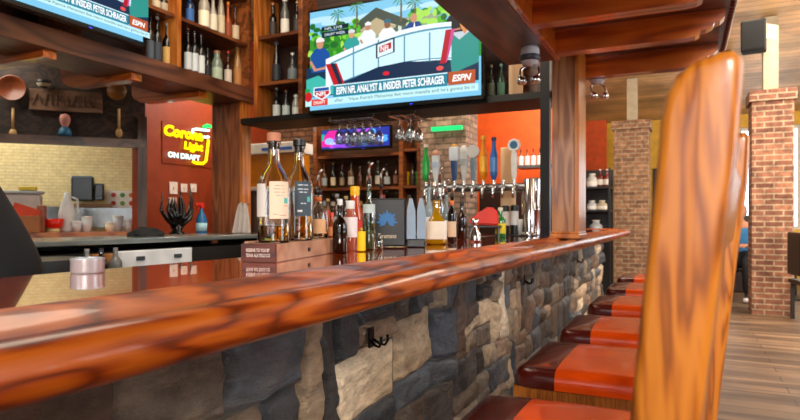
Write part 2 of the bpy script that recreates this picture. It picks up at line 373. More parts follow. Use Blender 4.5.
# stone facing
def stones(y0, y1, z0, z1, X):
    cells = []
    rnd = random.Random(11)
    def split(a, b, c, d, dep):
        w, h = b-a, d-c
        big = w > .42 or h > .40
        if not big and (w*h < .026 or (w*h < .075 and rnd.random() < .45) or min(w, h) < .09): cells.append((a, b, c, d)); return
        t = rnd.uniform(.33, .67)
        if (w > h*1.15) if rnd.random() < .8 else (w < h):
            if w < .12: cells.append((a, b, c, d)); return
            m = a+w*t; split(a, m, c, d, dep+1); split(m, b, c, d, dep+1)
        else:
            if h < .12: cells.append((a, b, c, d)); return
            m = c+h*t; split(a, b, c, m, dep+1); split(a, b, m, d, dep+1)
    split(y0, y1, z0, z1, 0)
    bm = bmesh.new(); cl = bm.loops.layers.color.new('Col')
    pal = ['#8a8178', '#9c9082', '#ac9a84', '#73757a', '#bfae96', '#625e5e', '#98836f', '#c8baa4', '#7c858e', '#a38c70', '#6e7a88', '#d2c6b2', '#8a7460']
    for (a, b, c, d) in cells:
        w, h = b-a, d-c; g = .0015
        st = .013 if b < 3.6 else .025
        nx, nz = max(4, int(w/st)), max(4, int(h/st))
        col = lin(rnd.choice(pal)); v = rnd.uniform(.85, 1.6)
        col2 = lin(rnd.choice(pal)); hgt = rnd.uniform(.008, .032); tx, tz = rnd.uniform(-.07, .07), rnd.uniform(-.07, .07); sd = rnd.uniform(0, 100)
        grid = []
        for j in range(nz+1):
            row = []
            for i in range(nx+1):
                u, t = i/nx, j/nz
                e = min(u*w, (1-u)*w, t*h, (1-t)*h)/.011
                e = max(0, min(1, e)); dome = math.sqrt(1-(1-e)**2)
                y, z = a+g+(w-2*g)*u, c+g+(h-2*g)*t
                wv = noise.noise_vector(Vector((y*3.1, z*3.1, 1.7)))*.035+noise.noise_vector(Vector((y*14, z*14, 9.7)))*.010
                P3 = Vector((y*1.0, z*1.0, sd))
                ch = noise.cell(Vector((y*16+noise.noise(P3*9)*1.2, z*16, sd)))
                nn = noise.fractal(P3*17, .9, 2.1, 4)*.009 + noise.noise(P3*7)*.012+ch*.004
                x = X+.001+dome*max(.008, hgt+nn+tx*(u-.5)*w*1.6+tz*(t-.5)*h*1.6)
                row.append(bm.verts.new((x, y+wv.x, z+wv.y)))
            grid.append(row)
        for j in range(nz):
            for i in range(nx):
                f = bm.faces.new((grid[j][i], grid[j][i+1], grid[j+1][i+1], grid[j+1][i])); f.smooth = True
                for lp in f.loops:
                    q = lp.vert.co; s = .5+.5*noise.noise(Vector((q.y*9, q.z*22, sd)))
                    s = max(0, min(1, (s-.2)*1.6)); lp[cl] = tuple((col[k]*(1-s*.35)+col2[k]*s*.35)*v for k in range(3))+(1,)
    return bm
m, nt, b = newmat('stone'); N = nt.nodes; L = nt.links
at = N.new('ShaderNodeVertexColor'); at.layer_name = 'Col'; tc = N.new('ShaderNodeTexCoord')
mpn = N.new('ShaderNodeMapping'); mpn.inputs['Scale'].default_value = (1, .55, 1.3); L.new(tc.outputs['Object'], mpn.inputs[0])
no = N.new('ShaderNodeTexNoise'); no.inputs['Scale'].default_value = 26; no.inputs['Detail'].default_value = 8; no.inputs['Roughness'].default_value = .65; L.new(mpn.outputs[0], no.inputs['Vector'])
mr = N.new('ShaderNodeMapRange'); mr.inputs[1].default_value = .3; mr.inputs[2].default_value = .7; mr.inputs[3].default_value = .55; mr.inputs[4].default_value = 1.5; L.new(no.outputs['Fac'], mr.inputs[0])
hs = N.new('ShaderNodeHueSaturation'); hs.inputs['Saturation'].default_value = .85; L.new(at.outputs[0], hs.inputs['Color']); L.new(mr.outputs[0], hs.inputs['Value']); L.new(hs.outputs[0], b.inputs['Base Color'])
bp = N.new('ShaderNodeBump'); bp.inputs['Strength'].default_value = 1; bp.inputs['Distance'].default_value = .02; L.new(no.outputs['Fac'], bp.inputs['Height']); L.new(bp.outputs[0], b.inputs['Normal'])
b.inputs['Roughness'].default_value = .5; b.inputs['Coat Weight'].default_value = .15; b.inputs['Coat Roughness'].default_value = .3
STONE = m
stn = obj('stone_facing', stones(.1, 7.1, .0, .985, -.845), STONE, bar)
obj('mortar_backing', b2((-.86, Y0, 0), (-.842, 7.1, 1.018)), plain('#5c554c', .9, bump=.5), bar)
# purse hooks
for i, (hy, lb) in enumerate(((1.53, 'dark metal purse hook on the stone bar front nearest the camera'), (3.38, 'dark metal purse hook on the stone bar front beside the third stool'), (5.25, 'dark metal purse hook on the stone bar front beyond the fourth stool'))):
    t = thing('purse_hook', lb, 'hook', (-.815, hy, .835), 0, 'purse hooks under the bar')
    IR = plain('#1d1a1a', .35, metal=.8)
    obj('hook_plate', B((0, 0, 0), (.008, .028, .06), .003), IR, t)
    for s in (-1, 1):
        bm = bmesh.new(); tube(bm, [(0, s*.008, -.005), (.02, s*.014, -.02), (.035, s*.018, -.022), (.044, s*.02, -.008), (.042, s*.02, .008)], [.004, .004, .004, .004, .005], 8)
        obj('hook_arm', bm, IR, t, True)

# ------------------------------------------------------------------ bar stools
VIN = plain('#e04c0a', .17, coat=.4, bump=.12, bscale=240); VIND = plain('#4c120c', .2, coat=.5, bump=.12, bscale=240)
W_RAIL.node_tree.nodes['Principled BSDF'].inputs['Specular IOR Level'].default_value = .3
# make the vinyl redder at the sides with a slow noise
def cushion(x0, x1, y0, y1, z0, z1, xa, xb):
    """pillow between xa..xb of a full cushion x0..x1"""
    bm = bmesh.new(); n = 22; r = .022
    def H(x, y):
        ex = min(x-x0, x1-x); ey = min(y-y0, y1-y); e = max(0, min(ex, ey)); k = min(1, e/r); rim = math.sqrt(max(0, 1-(1-k)**2))
        u = (x-x0)/(x1-x0)*2-1; v = (y-y0)/(y1-y0)*2-1
        return z0+.022+(z1-z0-.022)*(rim*.72+.28*(1-u**4)*(1-v**4)*rim)
    xs = [xa+(xb-xa)*i/n for i in range(n+1)]; q = [0, .012, .03, .06, .1, .17, .27, .38, .5]; q = q+[1-t for t in q[:-1][::-1]]
    ys = [y0+(y1-y0)*t for t in q]
    if abs(xa-x0) < 1e-6: xs = [xa+(xb-xa)*t for t in (0, .03, .07, .13, .2, .35, .6, 1)]
    else: xs = [xa+(xb-xa)*t for t in (0, .2, .45, .7, .85, .92, .96, .985, 1)]
    def rc(x, y):  # round plan corners
        R = .045; cx = min(max(x, x0+R), x1-R); cy = min(max(y, y0+R), y1-R); dx, dy = x-cx, y-cy
        if dx and dy:
            m_ = max(abs(dx), abs(dy)); l = math.hypot(dx, dy); return cx+dx*m_/l, cy+dy*m_/l
        return x, y
    top = [[bm.verts.new((*rc(x, y), H(x, y))) for x in xs] for y in ys]
    bot = [[bm.verts.new((*rc(x, y), z0)) for x in xs] for y in ys]
    ny, nx = len(ys), len(xs)
    for j in range(ny-1):
        for i in range(nx-1):
            bm.faces.new((top[j][i], top[j][i+1], top[j+1][i+1], top[j+1][i])); bm.faces.new((bot[j][i], bot[j+1][i], bot[j+1][i+1], bot[j][i+1]))
    for j in range(ny-1):
        for i in (0, nx-1): bm.faces.new((top[j][i], top[j+1][i], bot[j+1][i], bot[j][i]))
    for i in range(nx-1):
        for j in (0, ny-1): bm.faces.new((top[j][i], bot[j][i], bot[j][i+1], top[j][i+1]))
    return bm
STX = -.23
def make_stool(label):
    t = thing('bar_stool', label, 'bar stool', (STX, 0, 0), 0, 'bar stools along the bar')
    obj('seat_cushion', cushion(-.20, .20, -.22, .22, .712, .77, -.082, .20), VIN, t, auto=60)
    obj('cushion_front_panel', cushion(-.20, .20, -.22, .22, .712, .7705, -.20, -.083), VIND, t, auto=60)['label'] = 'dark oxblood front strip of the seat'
    bm = bmesh.new(); addb2(bm, (-.16, -.205, .635), (.18, -.183, .7115), .004); addb2(bm, (-.16, .183, .635), (.18, .205, .7115), .004); addb2(bm, (-.192, -.18, .635), (-.17, .18, .7115), .004); addb2(bm, (.163, -.18, .635), (.18, .18, .7115), .004)
    obj('seat_frame', bm, W_CHAIR, t)
    for s in (-1, 1):
        bm = bmesh.new(); prism(bm, [(-.196, .7115), (-.150, .7115), (-.165, 0), (-.198, 0)], 'Y', s*.196-.018, s*.196+.018); obj('leg', bm, W_CHAIR, t)
        bm = bmesh.new()
        # side stile: measured outline (x local, z)
        left = [(.165, 0), (.172, .35), (.166, .68), (.178, .86), (.2014, 1.046), (.210, 1.135), (.218, 1.213), (.2195, 1.235), (.2225, 1.250), (.2285, 1.262), (.239, 1.2695), (.252, 1.273)]
        right = [(.259, 1.2735), (.264, 1.268), (.2635, 1.25), (.261, 1.213), (.252, 1.135), (.2425, 1.046), (.222, .86), (.212, .68), (.214, .35), (.225, 0)]
        prism(bm, left+right, 'Y', s*.194-.016, s*.194+.016)
        bmesh.ops.recalc_face_normals(bm, faces=bm.faces[:])
        es = [e for e in bm.edges if len(e.link_faces) == 2 and e.calc_face_angle() > 1.2]
        bmesh.ops.bevel(bm, geom=es, offset=.007, segments=3, affect='EDGES', profile=.5)
        obj('back_post', bm, W_CHAIR, t, auto=40)
    for z in (1.185, 1.02, .90):
        h = .075 if z > 1.1 else .045; x = .232+(z-1.135)*.22
        obj('back_slat', B((x, 0, z), (.018, .36, h), .005, ry=.12), W_CHAIR, t)
    for s in (-1, 1): obj('stretcher', B((0, s*.196, .26), (.36, .02, .035), .004), W_CHAIR, t)
    obj('foot_rail', B((-.178, 0, .2), (.022, .37, .035), .004), W_CHAIR, t)
    return t
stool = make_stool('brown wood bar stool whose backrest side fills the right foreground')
stool.rotation_euler.z = math.radians(-5.5)
stool.location = (-.212, .632, 0)
LABS = ['orange-seated bar stool whose cushion is cut by the bottom edge of the photo', 'bar stool with orange cushion, second visible seat from the bottom of the photo, apron showing', 'bar stool with orange cushion, third visible seat up from the bottom edge', 'bar stool with orange cushion, fourth visible seat up from the bottom edge', 'bar stool with orange cushion, second farthest in the row', 'farthest small orange bar stool in the row, near the end of the bar']
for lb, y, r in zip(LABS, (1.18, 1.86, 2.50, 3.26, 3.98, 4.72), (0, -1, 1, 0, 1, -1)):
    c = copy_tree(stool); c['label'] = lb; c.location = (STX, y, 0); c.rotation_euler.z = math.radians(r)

# ------------------------------------------------------------------ posts, canopy
t = thing('wooden_post', 'square reddish wooden post rising from the bar rail to the canopy', 'post', (0, 0, 0))
obj('post_core', b2((-.706, 3.60, 1.075), (-.575, 3.86, 2.189), .004), W_POST, t)
obj('edge_board', b2((-.575, 3.595, 1.075), (-.55, 3.87, 2.189), .003), W_TRIM, t)
bm = bmesh.new(); addb2(bm, (-.716, 3.585, 1.064), (-.546, 3.88, 1.092), .006); addb2(bm, (-.712, 3.59, 1.092), (-.549, 3.875, 1.105), .004); obj('base_moulding', bm, W_TRIM, t)
can = thing('bar_canopy', 'orange-brown timber canopy of jutting rafters above the bar stools', 'canopy', (0, 0, 0))
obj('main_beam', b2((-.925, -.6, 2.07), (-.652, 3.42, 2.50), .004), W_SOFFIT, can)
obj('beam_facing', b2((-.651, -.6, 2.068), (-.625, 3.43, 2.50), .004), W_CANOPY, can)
obj('roof_board', b2((-.651, -.6, 2.19), (.2, 4.1, 2.22), .002), wood('#2a0d04', '#5c260c', '#743414', 'X', rings=5, scale=1.2, rough=.3, coat=.3), can)
def rafter_profile(x0, x1, z0, z1, sgn=1):
    # stepped/curved corbel end
    pts = [(x0, z1), (x0, z0), (x1-sgn*.17, z0)]
    for u, w in ((.13, .004), (.11, .014), (.105, .03), (.08, .034), (.055, .045), (.045, .06), (.02, .066), (0, .085)): pts.append((x1-sgn*u, z0+w))
    pts.append((x1, z1)); return pts
for y in (.35, .95, 1.55, 2.15, 2.74, 3.27, 3.90):
    bm = bmesh.new(); prism(bm, rafter_profile(-.624, .18, 2.068, 2.19), 'Y', y, y+.085); obj('rafter', bm, W_CANOPY, can)
obj('upper_fascia', b2((.18, -.6, 2.2), (.2, 4.1, 2.48)), W_DARK, can)
bm = bmesh.new()
for i in range(94): lathe(bm, [(0, -.019), (.013, -.014), (.018, 0), (.013, .014), (0, .019)], 8, (.212, -.55+i*.05, 2.2+.0))
bmesh.ops.recalc_face_normals(bm, faces=bm.faces[:])
bt = obj('bead_trim', bm, plain('#5c2414', .35, coat=.4), can, True)
# spotlights on the canopy
def spotlight(label, loc, rz):
    t = thing('emergency_spotlight', label, 'spotlight', loc, rz, None)
    bm = bmesh.new(); lathe(bm, [(.0, 0), (.04, 0), (.048, -.015), (.05, -.05), (.042, -.09), (.0, -.1)], 20); obj('housing', bm, plain('#cfd3d8', .25), t, True)
    bm = bmesh.new(); lathe(bm, [(.051, -.045), (.053, -.05), (.053, -.07), (.046, -.075)], 20); obj('collar', bm, plain('#3c4048', .3), t, True)
    for s in (-1, 1):
        bm = bmesh.new(); tube(bm, [(s*.02, 0, -.095), (s*.045, -.01, -.115), (s*.05, -.02, -.15), (s*.03, -.03, -.175)], .007, 8); obj('swivel_arm', bm, CHROME, t, True)
        bm = bmesh.new(); lathe(bm, [(0, 0), (.022, .004), (.027, .02), (.02, .04), (0, .045)], 14, (s*.035, -.03, -.2)); obj('lamp_head', bm, CHROME, t, True)
    return t
spotlight('white round spotlight with chrome arms under the dark canopy soffit', (-.72, 3.1, 2.07), 0)
spotlight('chrome spotlight hanging beside the post under the last rafter', (-.50, 4.0, 2.14), .6)
obj('spotlight_mount', b2((-.56, 3.986, 2.135), (-.44, 4.09, 2.189), .003), BLACK, can)
# black pole and hanging shelf
struct_pole = tag(obj('steel_pole', b2((-.905, 4.20, 1.067), (-.84, 4.265, 2.36)), BLACK), 'black square steel pole beside the wooden post', 'pole')
SHX0 = onY(238, 120, 4.24).x
HSH = tag(obj('hanging_shelf', b2((SHX0, 4.27, 2.035), (-.78, 4.70, 2.085), .003), plain('#0d0c0c', .45)), 'long black shelf spanning above the back bar under the large television', 'shelf')

# ------------------------------------------------------------------ televisions with the broadcast picture
def tv(name, label, W, H, loc, rz, rx=0, full=True, s=1.0):
    t = thing(name, label, 'television', loc, rz); t.rotation_euler = (rx, 0, rz)
    bz = .018; bm = bmesh.new()
    addb2(bm, (0, .0, 0), (W, .05, H), .004); obj('housing', bm, plain('#0a0a0c', .25), t)
    # polygons drawn bottom left origin, local x to the right, z up, facing -Y
    mats = []; idx = {}
    bm = bmesh.new(); lay = [0]
    iw, ih = W-2*bz, H-2*bz-.012; ox, oz = bz, bz+.012
    def mi(c, st=1.0):
        k = (c, st)
        if k not in idx: idx[k] = len(mats); mats.append(emit(c, st*s))
        return idx[k]
    def P(c, pts, st=1.0):
        pts = [(min(1, max(0, u)), min(1, max(0, v))) for u, v in pts]
        lay[0] += 1; y = -.0015-.00025*lay[0]
        f = bm.faces.new([bm.verts.new((ox+u*iw, y, oz+v*ih)) for u, v in pts]); f.material_index = mi(c, st)
    def R(c, u0, v0, u1, v1, st=1.0): P(c, [(u0, v0), (u1, v0), (u1, v1), (u0, v1)], st)
    def O(c, u, v, a, b_, n=14, st=1.0): P(c, [(u+a*math.cos(2*math.pi*k/n), v+b_*math.sin(2*math.pi*k/n)) for k in range(n)], st)
    def T(sx, c, u, v, w, h, bold=.02, shear=0, st=1.0):
        lay[0] += 1; y = -.0015-.00025*lay[0]; me = fit_text(sx, w*iw, h*ih, bold, shear); i0 = len(bm.verts); m_ = mi(c, st)
        vs = [bm.verts.new((ox+u*iw+q.co.x, y, oz+v*ih+q.co.y)) for q in me.vertices]
        for pl in me.polygons:
            try: f = bm.faces.new([vs[k] for k in pl.vertices]); f.material_index = m_
            except ValueError: pass
    if full:
        R('#7ec4e6', 0, 0, 1, 1); rnd = random.Random(4)
        for k in range(7): O('#b8e0f2', rnd.uniform(0, 1), rnd.uniform(.85, 1), .1, .03)
        R('#3c8f2c', 0, .35, 1, .72)
        R('#9aa58a', .3, .45, .78, .8); R('#c6c8ae', .5, .5, .68, .78); 
        for k in range(4): R('#4c6658', .52+k*.045, .62, .55+k*.045, .74)
        P('#4a5248', [(.26, .78), (.42, .94), (.62, .76), (.57, .72), (.43, .82), (.30, .70)]); P('#b9a884', [(.32, .74), (.42, .84), (.54, .73), (.5, .68), (.36, .68)])
        R('#dce8e2', .31, .38, .335, .7); R('#d2d8cc', .55, .38, .57, .72)
        for k in range(150):
            u = rnd.choice([rnd.uniform(0, .33), rnd.uniform(.62, .96)]); O(rnd.choice(['#2f8a22', '#57b52f', '#7fcf3f', '#1f6a2a', '#a7dc5a']), u, rnd.uniform(.5, .84), rnd.uniform(.01, .032), rnd.uniform(.015, .04), 8)
        for u, v in ((.2, .92), (.58, .97), (.32, .97), (.66, .9)):
            P('#6a5a3c', [(u-.006, v-.22), (u+.006, v-.22), (u+.004, v), (u-.004, v)])
            for k in range(9):
                a = k/9*2*math.pi; P('#3f7d2c', [(u, v+.01), (u+.03*math.cos(a)-.006, v+.05*math.sin(a)), (u+.055*math.cos(a), v+.07*math.sin(a)-.03)])
        R('#0e2a36', .1, .7, .27, .76); R('#0b2330', .1, .765, .27, .81)
        T('NFL LIVE', '#c8d8e0', .12, .775, .11, .025); T('DRAFT WEEK', '#c8d8e0', .12, .715, .13, .025)
        P('#16324c', [(0, .12), (1, .12), (1, .42), (.9, .5), (.5, .42), (.1, .38), (0, .42)]); P('#2d8f86', [(.86, .2), (1, .28), (1, .66), (.95, .7), (.84, .58)]); P('#3fb5a8', [(.0, .3), (.08, .33), (.2, .2), (.2, .13), (0, .13)])
        P('#c2cbd4', [(.84, .6), (.9, .68), (1, .72), (1, .62), (.9, .5)])
        # people at the desk
        def guy(u, v, sh, sk, hat=None, k=1.0):
            P(sh, [(u-.045*k, v-.19*k), (u-.05*k, v-.05*k), (u-.025*k, v+.0), (u+.025*k, v), (u+.05*k, v-.05*k), (u+.05*k, v-.19*k)]); O(sk, u, v+.035*k, .018*k, .04*k)
            if hat: P(hat, [(u-.02*k, v+.05*k), (u-.02*k, v+.075*k), (u, v+.092*k), (u+.02*k, v+.075*k), (u+.024*k, v+.05*k)])
            P(sk, [(u-.045*k, v-.09*k), (u-.02*k, v-.16*k), (u+.03*k, v-.15*k), (u+.03*k, v-.17*k), (u-.03*k, v-.18*k), (u-.055*k, v-.1*k)])
        guy(.09, .60, '#1b4f9a', '#c98d70', '#e8e2e0', 1.25); guy(.29, .66, '#2f9c96', '#d29a7c', '#cfd8d8', .95); guy(.39, .71, '#e8eef2', '#b8836a', '#e9edf0', .9); guy(.505, .70, '#f0f4f6', '#8a5b44', '#3a6a80', 1.0); guy(.655, .72, '#1d3f86', '#c98d70', None, 1.05); P('#f2f4f6', [(.645, .6), (.66, .73), (.668, .6)])
        guy(.88, .74, '#14161c', '#b07a60', '#20242c', .9); P('#d98a50', [(.9, .66), (.95, .6), (.93, .54), (.91, .6)])
        # desk
        def arc(c, off0, off1, u0=.16, u1=.86, st=1.0):
            n_ = 16; top = []; bot = []
            for k in range(n_+1):
                a = k/n_; u = u0+(u1-u0)*a; vv = .44+.17*math.sin(a*math.pi*.62)+.03*a
                top.append((u, vv+off0)); bot.append((u+.0, .19+.12*math.sin(a*math.pi*.75)+.05*a+off1))
            P(c, bot+top[::-1], st)
        arc('#e8f4fa', .04, 0, .13, .86); arc('#4c90a8', .0, .01); arc('#c4e6f2', -.018, .02, st=1.1)
        for u in (.3, .45, .6, .74): P('#4c8ca4', [(u, .24), (u+.008, .24), (u+.008, .60), (u, .60)])
        arc('#2f6f8c', -.30, .0, .2, .84); 
        P('#0f2a4a', [(.25, .18), (.82, .22), (.78, .32), (.62, .36), (.45, .34), (.3, .26)])
        P('#c01c26', [(.13, .43), (.17, .43), (.23, .17), (.19, .17)]); P('#1d2a3c', [(.16, .43), (.19, .43), (.25, .17), (.225, .17)]); P('#c9202c', [(.19, .43), (.2, .43), (.262, .17), (.25, .17)])
        P('#b2182a', [(.80, .30), (.83, .30), (.86, .6), (.83, .6)]); P('#c74a8c', [(.83, .30), (.84, .32), (.88, .6), (.86, .6)])
        O('#d32030', .5, .27, .02, .02); O('#e05050', .8, .26, .02, .022)
        P('#20262e', [(.44, .42), (.44, .56), (.55, .60), (.55, .46)]); P('#d9eef6', [(.45, .43), (.45, .55), (.54, .585), (.54, .465)]); P('#b81f2c', [(.46, .47), (.46, .53), (.53, .56), (.53, .5)]); T('NFL', '#ffffff', .468, .485, .055, .05)
        # lower third
        P('#1f7f96', [(.18, .095), (.84, .095), (.84, .215), (.18, .215)]); R('#d7f4fa', .18, .205, .84, .215); T('ESPN NFL ANALYST & INSIDER PETER SCHRAGER', '#ffffff', .20, .115, .625, .075, .03)
        R('#b4532a', .845, .095, .985, .215); T('ESPN', '#ffffff', .865, .125, .10, .06, .03, .25)
        R('#bfeaf0', .0, .025, 1, .09); R('#d83a34', .04, .025, .145, .09); T('DRAFT', '#ffe9e0', .055, .04, .075, .032)
        T('after    "How Patrick Mahomes five more months and he\'s gonna be ri', '#33545e', .19, .038, .79, .04, .0)
        R('#1a9a4a', 0, .09, .03, .2); O('#c8202a', .02, .12, .025, .05)
        P('#e6eef4', [(.055, .21), (.16, .21), (.165, .13), (.11, .075), (.05, .13)]); P('#1c4fa0', [(.062, .2), (.152, .2), (.155, .17), (.06, .17)]); P('#c3202c', [(.06, .165), (.155, .165), (.153, .135), (.108, .09), (.063, .135)]); T('NFL', '#ffffff', .073, .118, .07, .04)
    else:
        R('#27338f', 0, 0, 1, 1, 1.0); rnd = random.Random(3)
        for k in range(26): O(rnd.choice(['#3d57d8', '#6c8cf0', '#8a3fd0', '#4aa0f0', '#b04fd8', '#26206c']), rnd.uniform(.12, .95), rnd.uniform(.1, .9), rnd.uniform(.02, .08), rnd.uniform(.05, .2), 10)
        P('#d0208a', [(0, .1), (.14, .1), (.24, .98), (.12, .98), (0, .5)]); P('#14a090', [(0, .45), (.03, .45), (.05, .8), (0, .8)]); O('#7fa0ff', .12, .4, .07, .18, st=1.2)
        T('LIVE', '#dfe4ff', .14, .2, .12, .14)
    sc_ = obj('screen', bm, mats, t)
    me = sc_.data
    for p_ in me.polygons:
        if p_.normal.y > 0: p_.flip()
    obj('mount_bracket', b2((W*.3, .0505, H*.3), (W*.7, .16 if rz else .36 if full else .2, H*.6), .005), BLACK, t)
    obj('power_light', B((W*.62, -.002, .012), (.02, .003, .006)), emit('#2040ff', 2), t)
    return t
a = onY(309, 113, 4.22); b_ = onY(484, 102, 4.22)
tvW = b_.x-a.x
tv('television', 'large flat television showing a sports desk, standing above the back bar centre', tvW, .865, (a.x, 4.21, 2.055), 0, math.radians(0))
tv('television', 'flat television showing the same sports desk, cut off at the top left corner', 1.13, .64, (-3.44, 1.93, 2.395), math.radians(90), 0)
a3 = onY(322, 152, 6.3); b3 = onY(392, 152, 6.3)
tv('television', 'small purple-blue television behind the hanging wine glasses', b3.x-a3.x, .27, (a3.x, 6.27, a3.z), 0, 0, False, 1.3)

# ------------------------------------------------------------------ left overhead cabinet (back bar canopy)
LX = -3.6
lc = thing('back_bar_canopy', 'dark wooden ledge beam with orange rafters carrying the liquor shelves at upper left', 'canopy', (0, 0, 0))
obj('ledge_beam', b2((LX-.42, -.5, 2.25), (LX, 4.5, 2.385), .004), W_SOFFIT, lc)
for y in (1.1, 1.78, 2.45, 3.12, 3.79):
    bm = bmesh.new(); prism(bm, [(LX-.04, 2.249), (LX-.04, 2.2), (-4.24, 2.2), (-4.29, 2.203), (-4.33, 2.212), (-4.355, 2.228), (-4.385, 2.236), (-4.405, 2.255), (-4.42, 2.285), (-4.42, 2.36), (LX-.421, 2.36), (LX-.421, 2.249)], 'Y', y, y+.09); obj('rafter', bm, W_CANOPY, lc)
obj('soffit_board', b2((-4.4, -.5, 2.3605), (LX-.421, 4.5, 2.38)), W_SHELF, lc)
cabs = [(-.5+.0, .9), (.9, 1.78), (1.78, 2.66), (2.66, 3.55), (3.55, 4.42)]
ls = thing('liquor_shelf', 'dark wooden liquor shelving above the ledge at upper left, behind the television', 'shelf', (0, 0, 0))
obj('back_panel', b2((LX-.42, .9, 2.386), (LX-.40, 4.42, 3.7)), plain('#2c160e', .5), ls)
for y in (.9, 1.78, 2.66, 3.54, 4.40): obj('divider', b2((LX-.40, y, 2.386), (LX-.02, y+.04, 3.7), .002), W_TRIM if y == 3.54 else W_SHELF, ls)
for z in (2.80, 3.22):
    for y in (.94, 1.82, 2.70, 3.58): obj('shelf_board', b2((LX-.40, y, z-.03), (LX-.03, y+.82, z), .002), W_SHELF, ls)
# corner cabinet facing the room
x0 = onY(258, 100, 4.40).x; x1 = onY(306, 100, 4.40).x
cs = thing('liquor_shelf', 'tall narrow dark wood liquor shelf left of the large television', 'shelf', (0, 0, 0))
obj('back_panel', b2((x0, 4.66, 2.087), (x1, 4.68, 3.6)), plain('#2a1610', .5), cs)
for x in (x0, x1-.04): obj('side_panel', b2((x, 4.34, 2.087), (x+.04, 4.659, 3.6), .002), W_TRIM if x == x0 else W_SHELFX, cs)
for z in (2.41, 2.83, 3.25): obj('shelf_board', b2((x0+.041, 4.35, z-.03), (x1-.041, 4.658, z), .002), W_SHELFX, cs)
# panel filling behind the television
obj('back_panel', b2((x1+.001, 4.58, 2.087), (onY(508, 90, 4.58).x, 4.62, 3.6)), W_DARK, HSH)
obj('side_backing', b2((onY(508.2, 90, 4.58).x, 4.58, 2.087), (-.85, 4.62, 2.9)), W_SOFFIT, HSH)
# left post
p0 = onY(212, 200, 4.32).x; p1 = onY(243, 200, 4.32).x
t = thing('wooden_post', 'broad brown wooden post at left between the neon sign and the bottles', 'post', (0, 0, 0))
obj('post_core', b2((p0, 4.32, 0), (p1-.03, 4.42, 2.249), .004), wood('#4c2412', '#7c4224', '#905430', 'Z', rings=5, scale=3.0, rough=.35, coat=.3, stretch=.1), t)
obj('edge_board', b2((p1-.03, 4.31, 0), (p1, 4.43, 2.249), .002), W_TRIM, t)

# ------------------------------------------------------------------ bottles
KIND = {
 'liquor': [(.9, 0), (1, .02), (1, .55), (.93, .61), (.6, .68), (.36, .74), (.32, .93), (.37, .94), (.37, .97), (.3, 1)],
 'wine': [(.9, 0), (1, .02), (1, .58), (.9, .66), (.5, .73), (.36, .8), (.34, .97), (.4, .975), (.38, 1)],
 'flask': [(.85, 0), (1, .03), (1, .36), (.92, .48), (.6, .60), (.36, .70), (.32, .92), (.38, .93), (.38, .96), (.3, 1)],
 'premium': [(.9, 0), (1, .02), (.985, .30), (1, .505), (.95, .56), (.74, .635), (.48, .70), (.36, .76), (.345, .91), (.42, .915), (.42, .935), (.34, .94)],
 'tall': [(.9, 0), (1, .02), (.96, .45), (.7, .68), (.42, .84), (.36, .97), (.42, 1)],
 'jug': [(.92, 0), (1, .02), (1, .55), (.97, .65), (.7, .78), (.55, .84), (.55, .97), (.5, 1)],
}
CAMY = Vector((0, 0, 0))
def bottle(label, loc, h, r, kind='liquor', glass='#1c2c1c', lab=None, cap='#101010', liquid=None, group=None, sq=0, lz=(.12, .45), mode='solid', pourer=False, name='liquor_bottle', caph=.05, lm=None, n=20, neck=None):
    face = math.atan2(-loc[1], -loc[0])
    t = thing(name, label, 'bottle', loc, face, group)
    pr = [(a*r, b*h) for a, b in KIND[kind]]
    bm = bmesh.new()
    if mode == 'glass':
        w = .0035; inner = [(max(.004, a-w), max(.007, z)) for a, z in pr]
        full = [(0, 0)]+pr+inner[::-1]+[(0, .007)]
        lathe(bm, full, 40, sq=sq); gm = plain(glass, 0.0, trans=1, ior=1.5)
    elif mode == 'thin': lathe(bm, pr, n, sq=sq); gm = thin_glass(glass, .15)
    else: lathe(bm, pr, n, sq=sq); gm = plain(glass, .08, trans=.35, coat=.5)
    obj('glass_body', bm, gm, t, auto=50)
    if liquid:
        c, lv = liquid; g = .0006 if mode == 'glass' else .003
        base = .0076 if mode == 'glass' else .003
        w = (.0035 if mode == 'glass' else 0)+g
        pl = [(0, base)]; last = None
        for a, z in pr:
            z2 = max(base, z)
            if z2 > lv*h: break
            pl.append((a-w, z2)); last = a
        pl += [(last-w, lv*h), (0, lv*h)]
        bm = bmesh.new(); lathe(bm, pl, 32 if mode == 'glass' else n, sq=sq)
        obj('liquid', bm, plain(c, 0, trans=.92, ior=1.33) if mode == 'glass' else plain(c, .15, trans=.3), t, auto=50)
    if lab:
        bm = bmesh.new(); rr = r*1.012+.0004
        a = 1.15 if lm is None else lm
        lathe(bm, [(rr*(1 if not sq else 1.0), lz[0]*h), (rr, lz[1]*h)], 16, arc=(-a, a), sq=sq)
        obj('label_paper', bm, plain(lab, .6), t, auto=50)
    tr = pr[-1][0]
    if neck:
        bm = bmesh.new(); k = pr[-4][0]*1.03+.0005; lathe(bm, [(k, .8*h), (k, .9*h)], n); obj('neck_band', bm, plain(neck, .4), t, True)
    if pourer:
        bm = bmesh.new(); lathe(bm, [(tr*1.1, h-.01), (tr*1.2, h+.004), (tr*.8, h+.014), (0, h+.015)], 12); obj('pourer_collar', bm, plain('#20150e', .4), t, True)
        bm = bmesh.new(); tube(bm, [(0, 0, h+.01), (0, 0, h+.045), (.004, .004, h+.062), (.018, .014, h+.07)], [.0055, .005, .0045, .003], 8); obj('pour_spout', bm, CHROME, t, True)
    elif cap:
        ch = caph*h; bm = bmesh.new(); k = max(tr*1.15, .32*r)
        lathe(bm, [(0, h-.01), (k, h-.01), (k*1.03, h), (k*1.03, h+ch*.8), (k*.9, h+ch), (0, h+ch)], 16); obj('cap', bm, plain(cap, .4), t, auto=50)
    return t
G = '#0c120e'
ZB = 1.0665   # counter top
def bar_item(px, py, X=None, d=None):
    p = onX(px, py, X) if X is not None else atD(px, py, d); return p
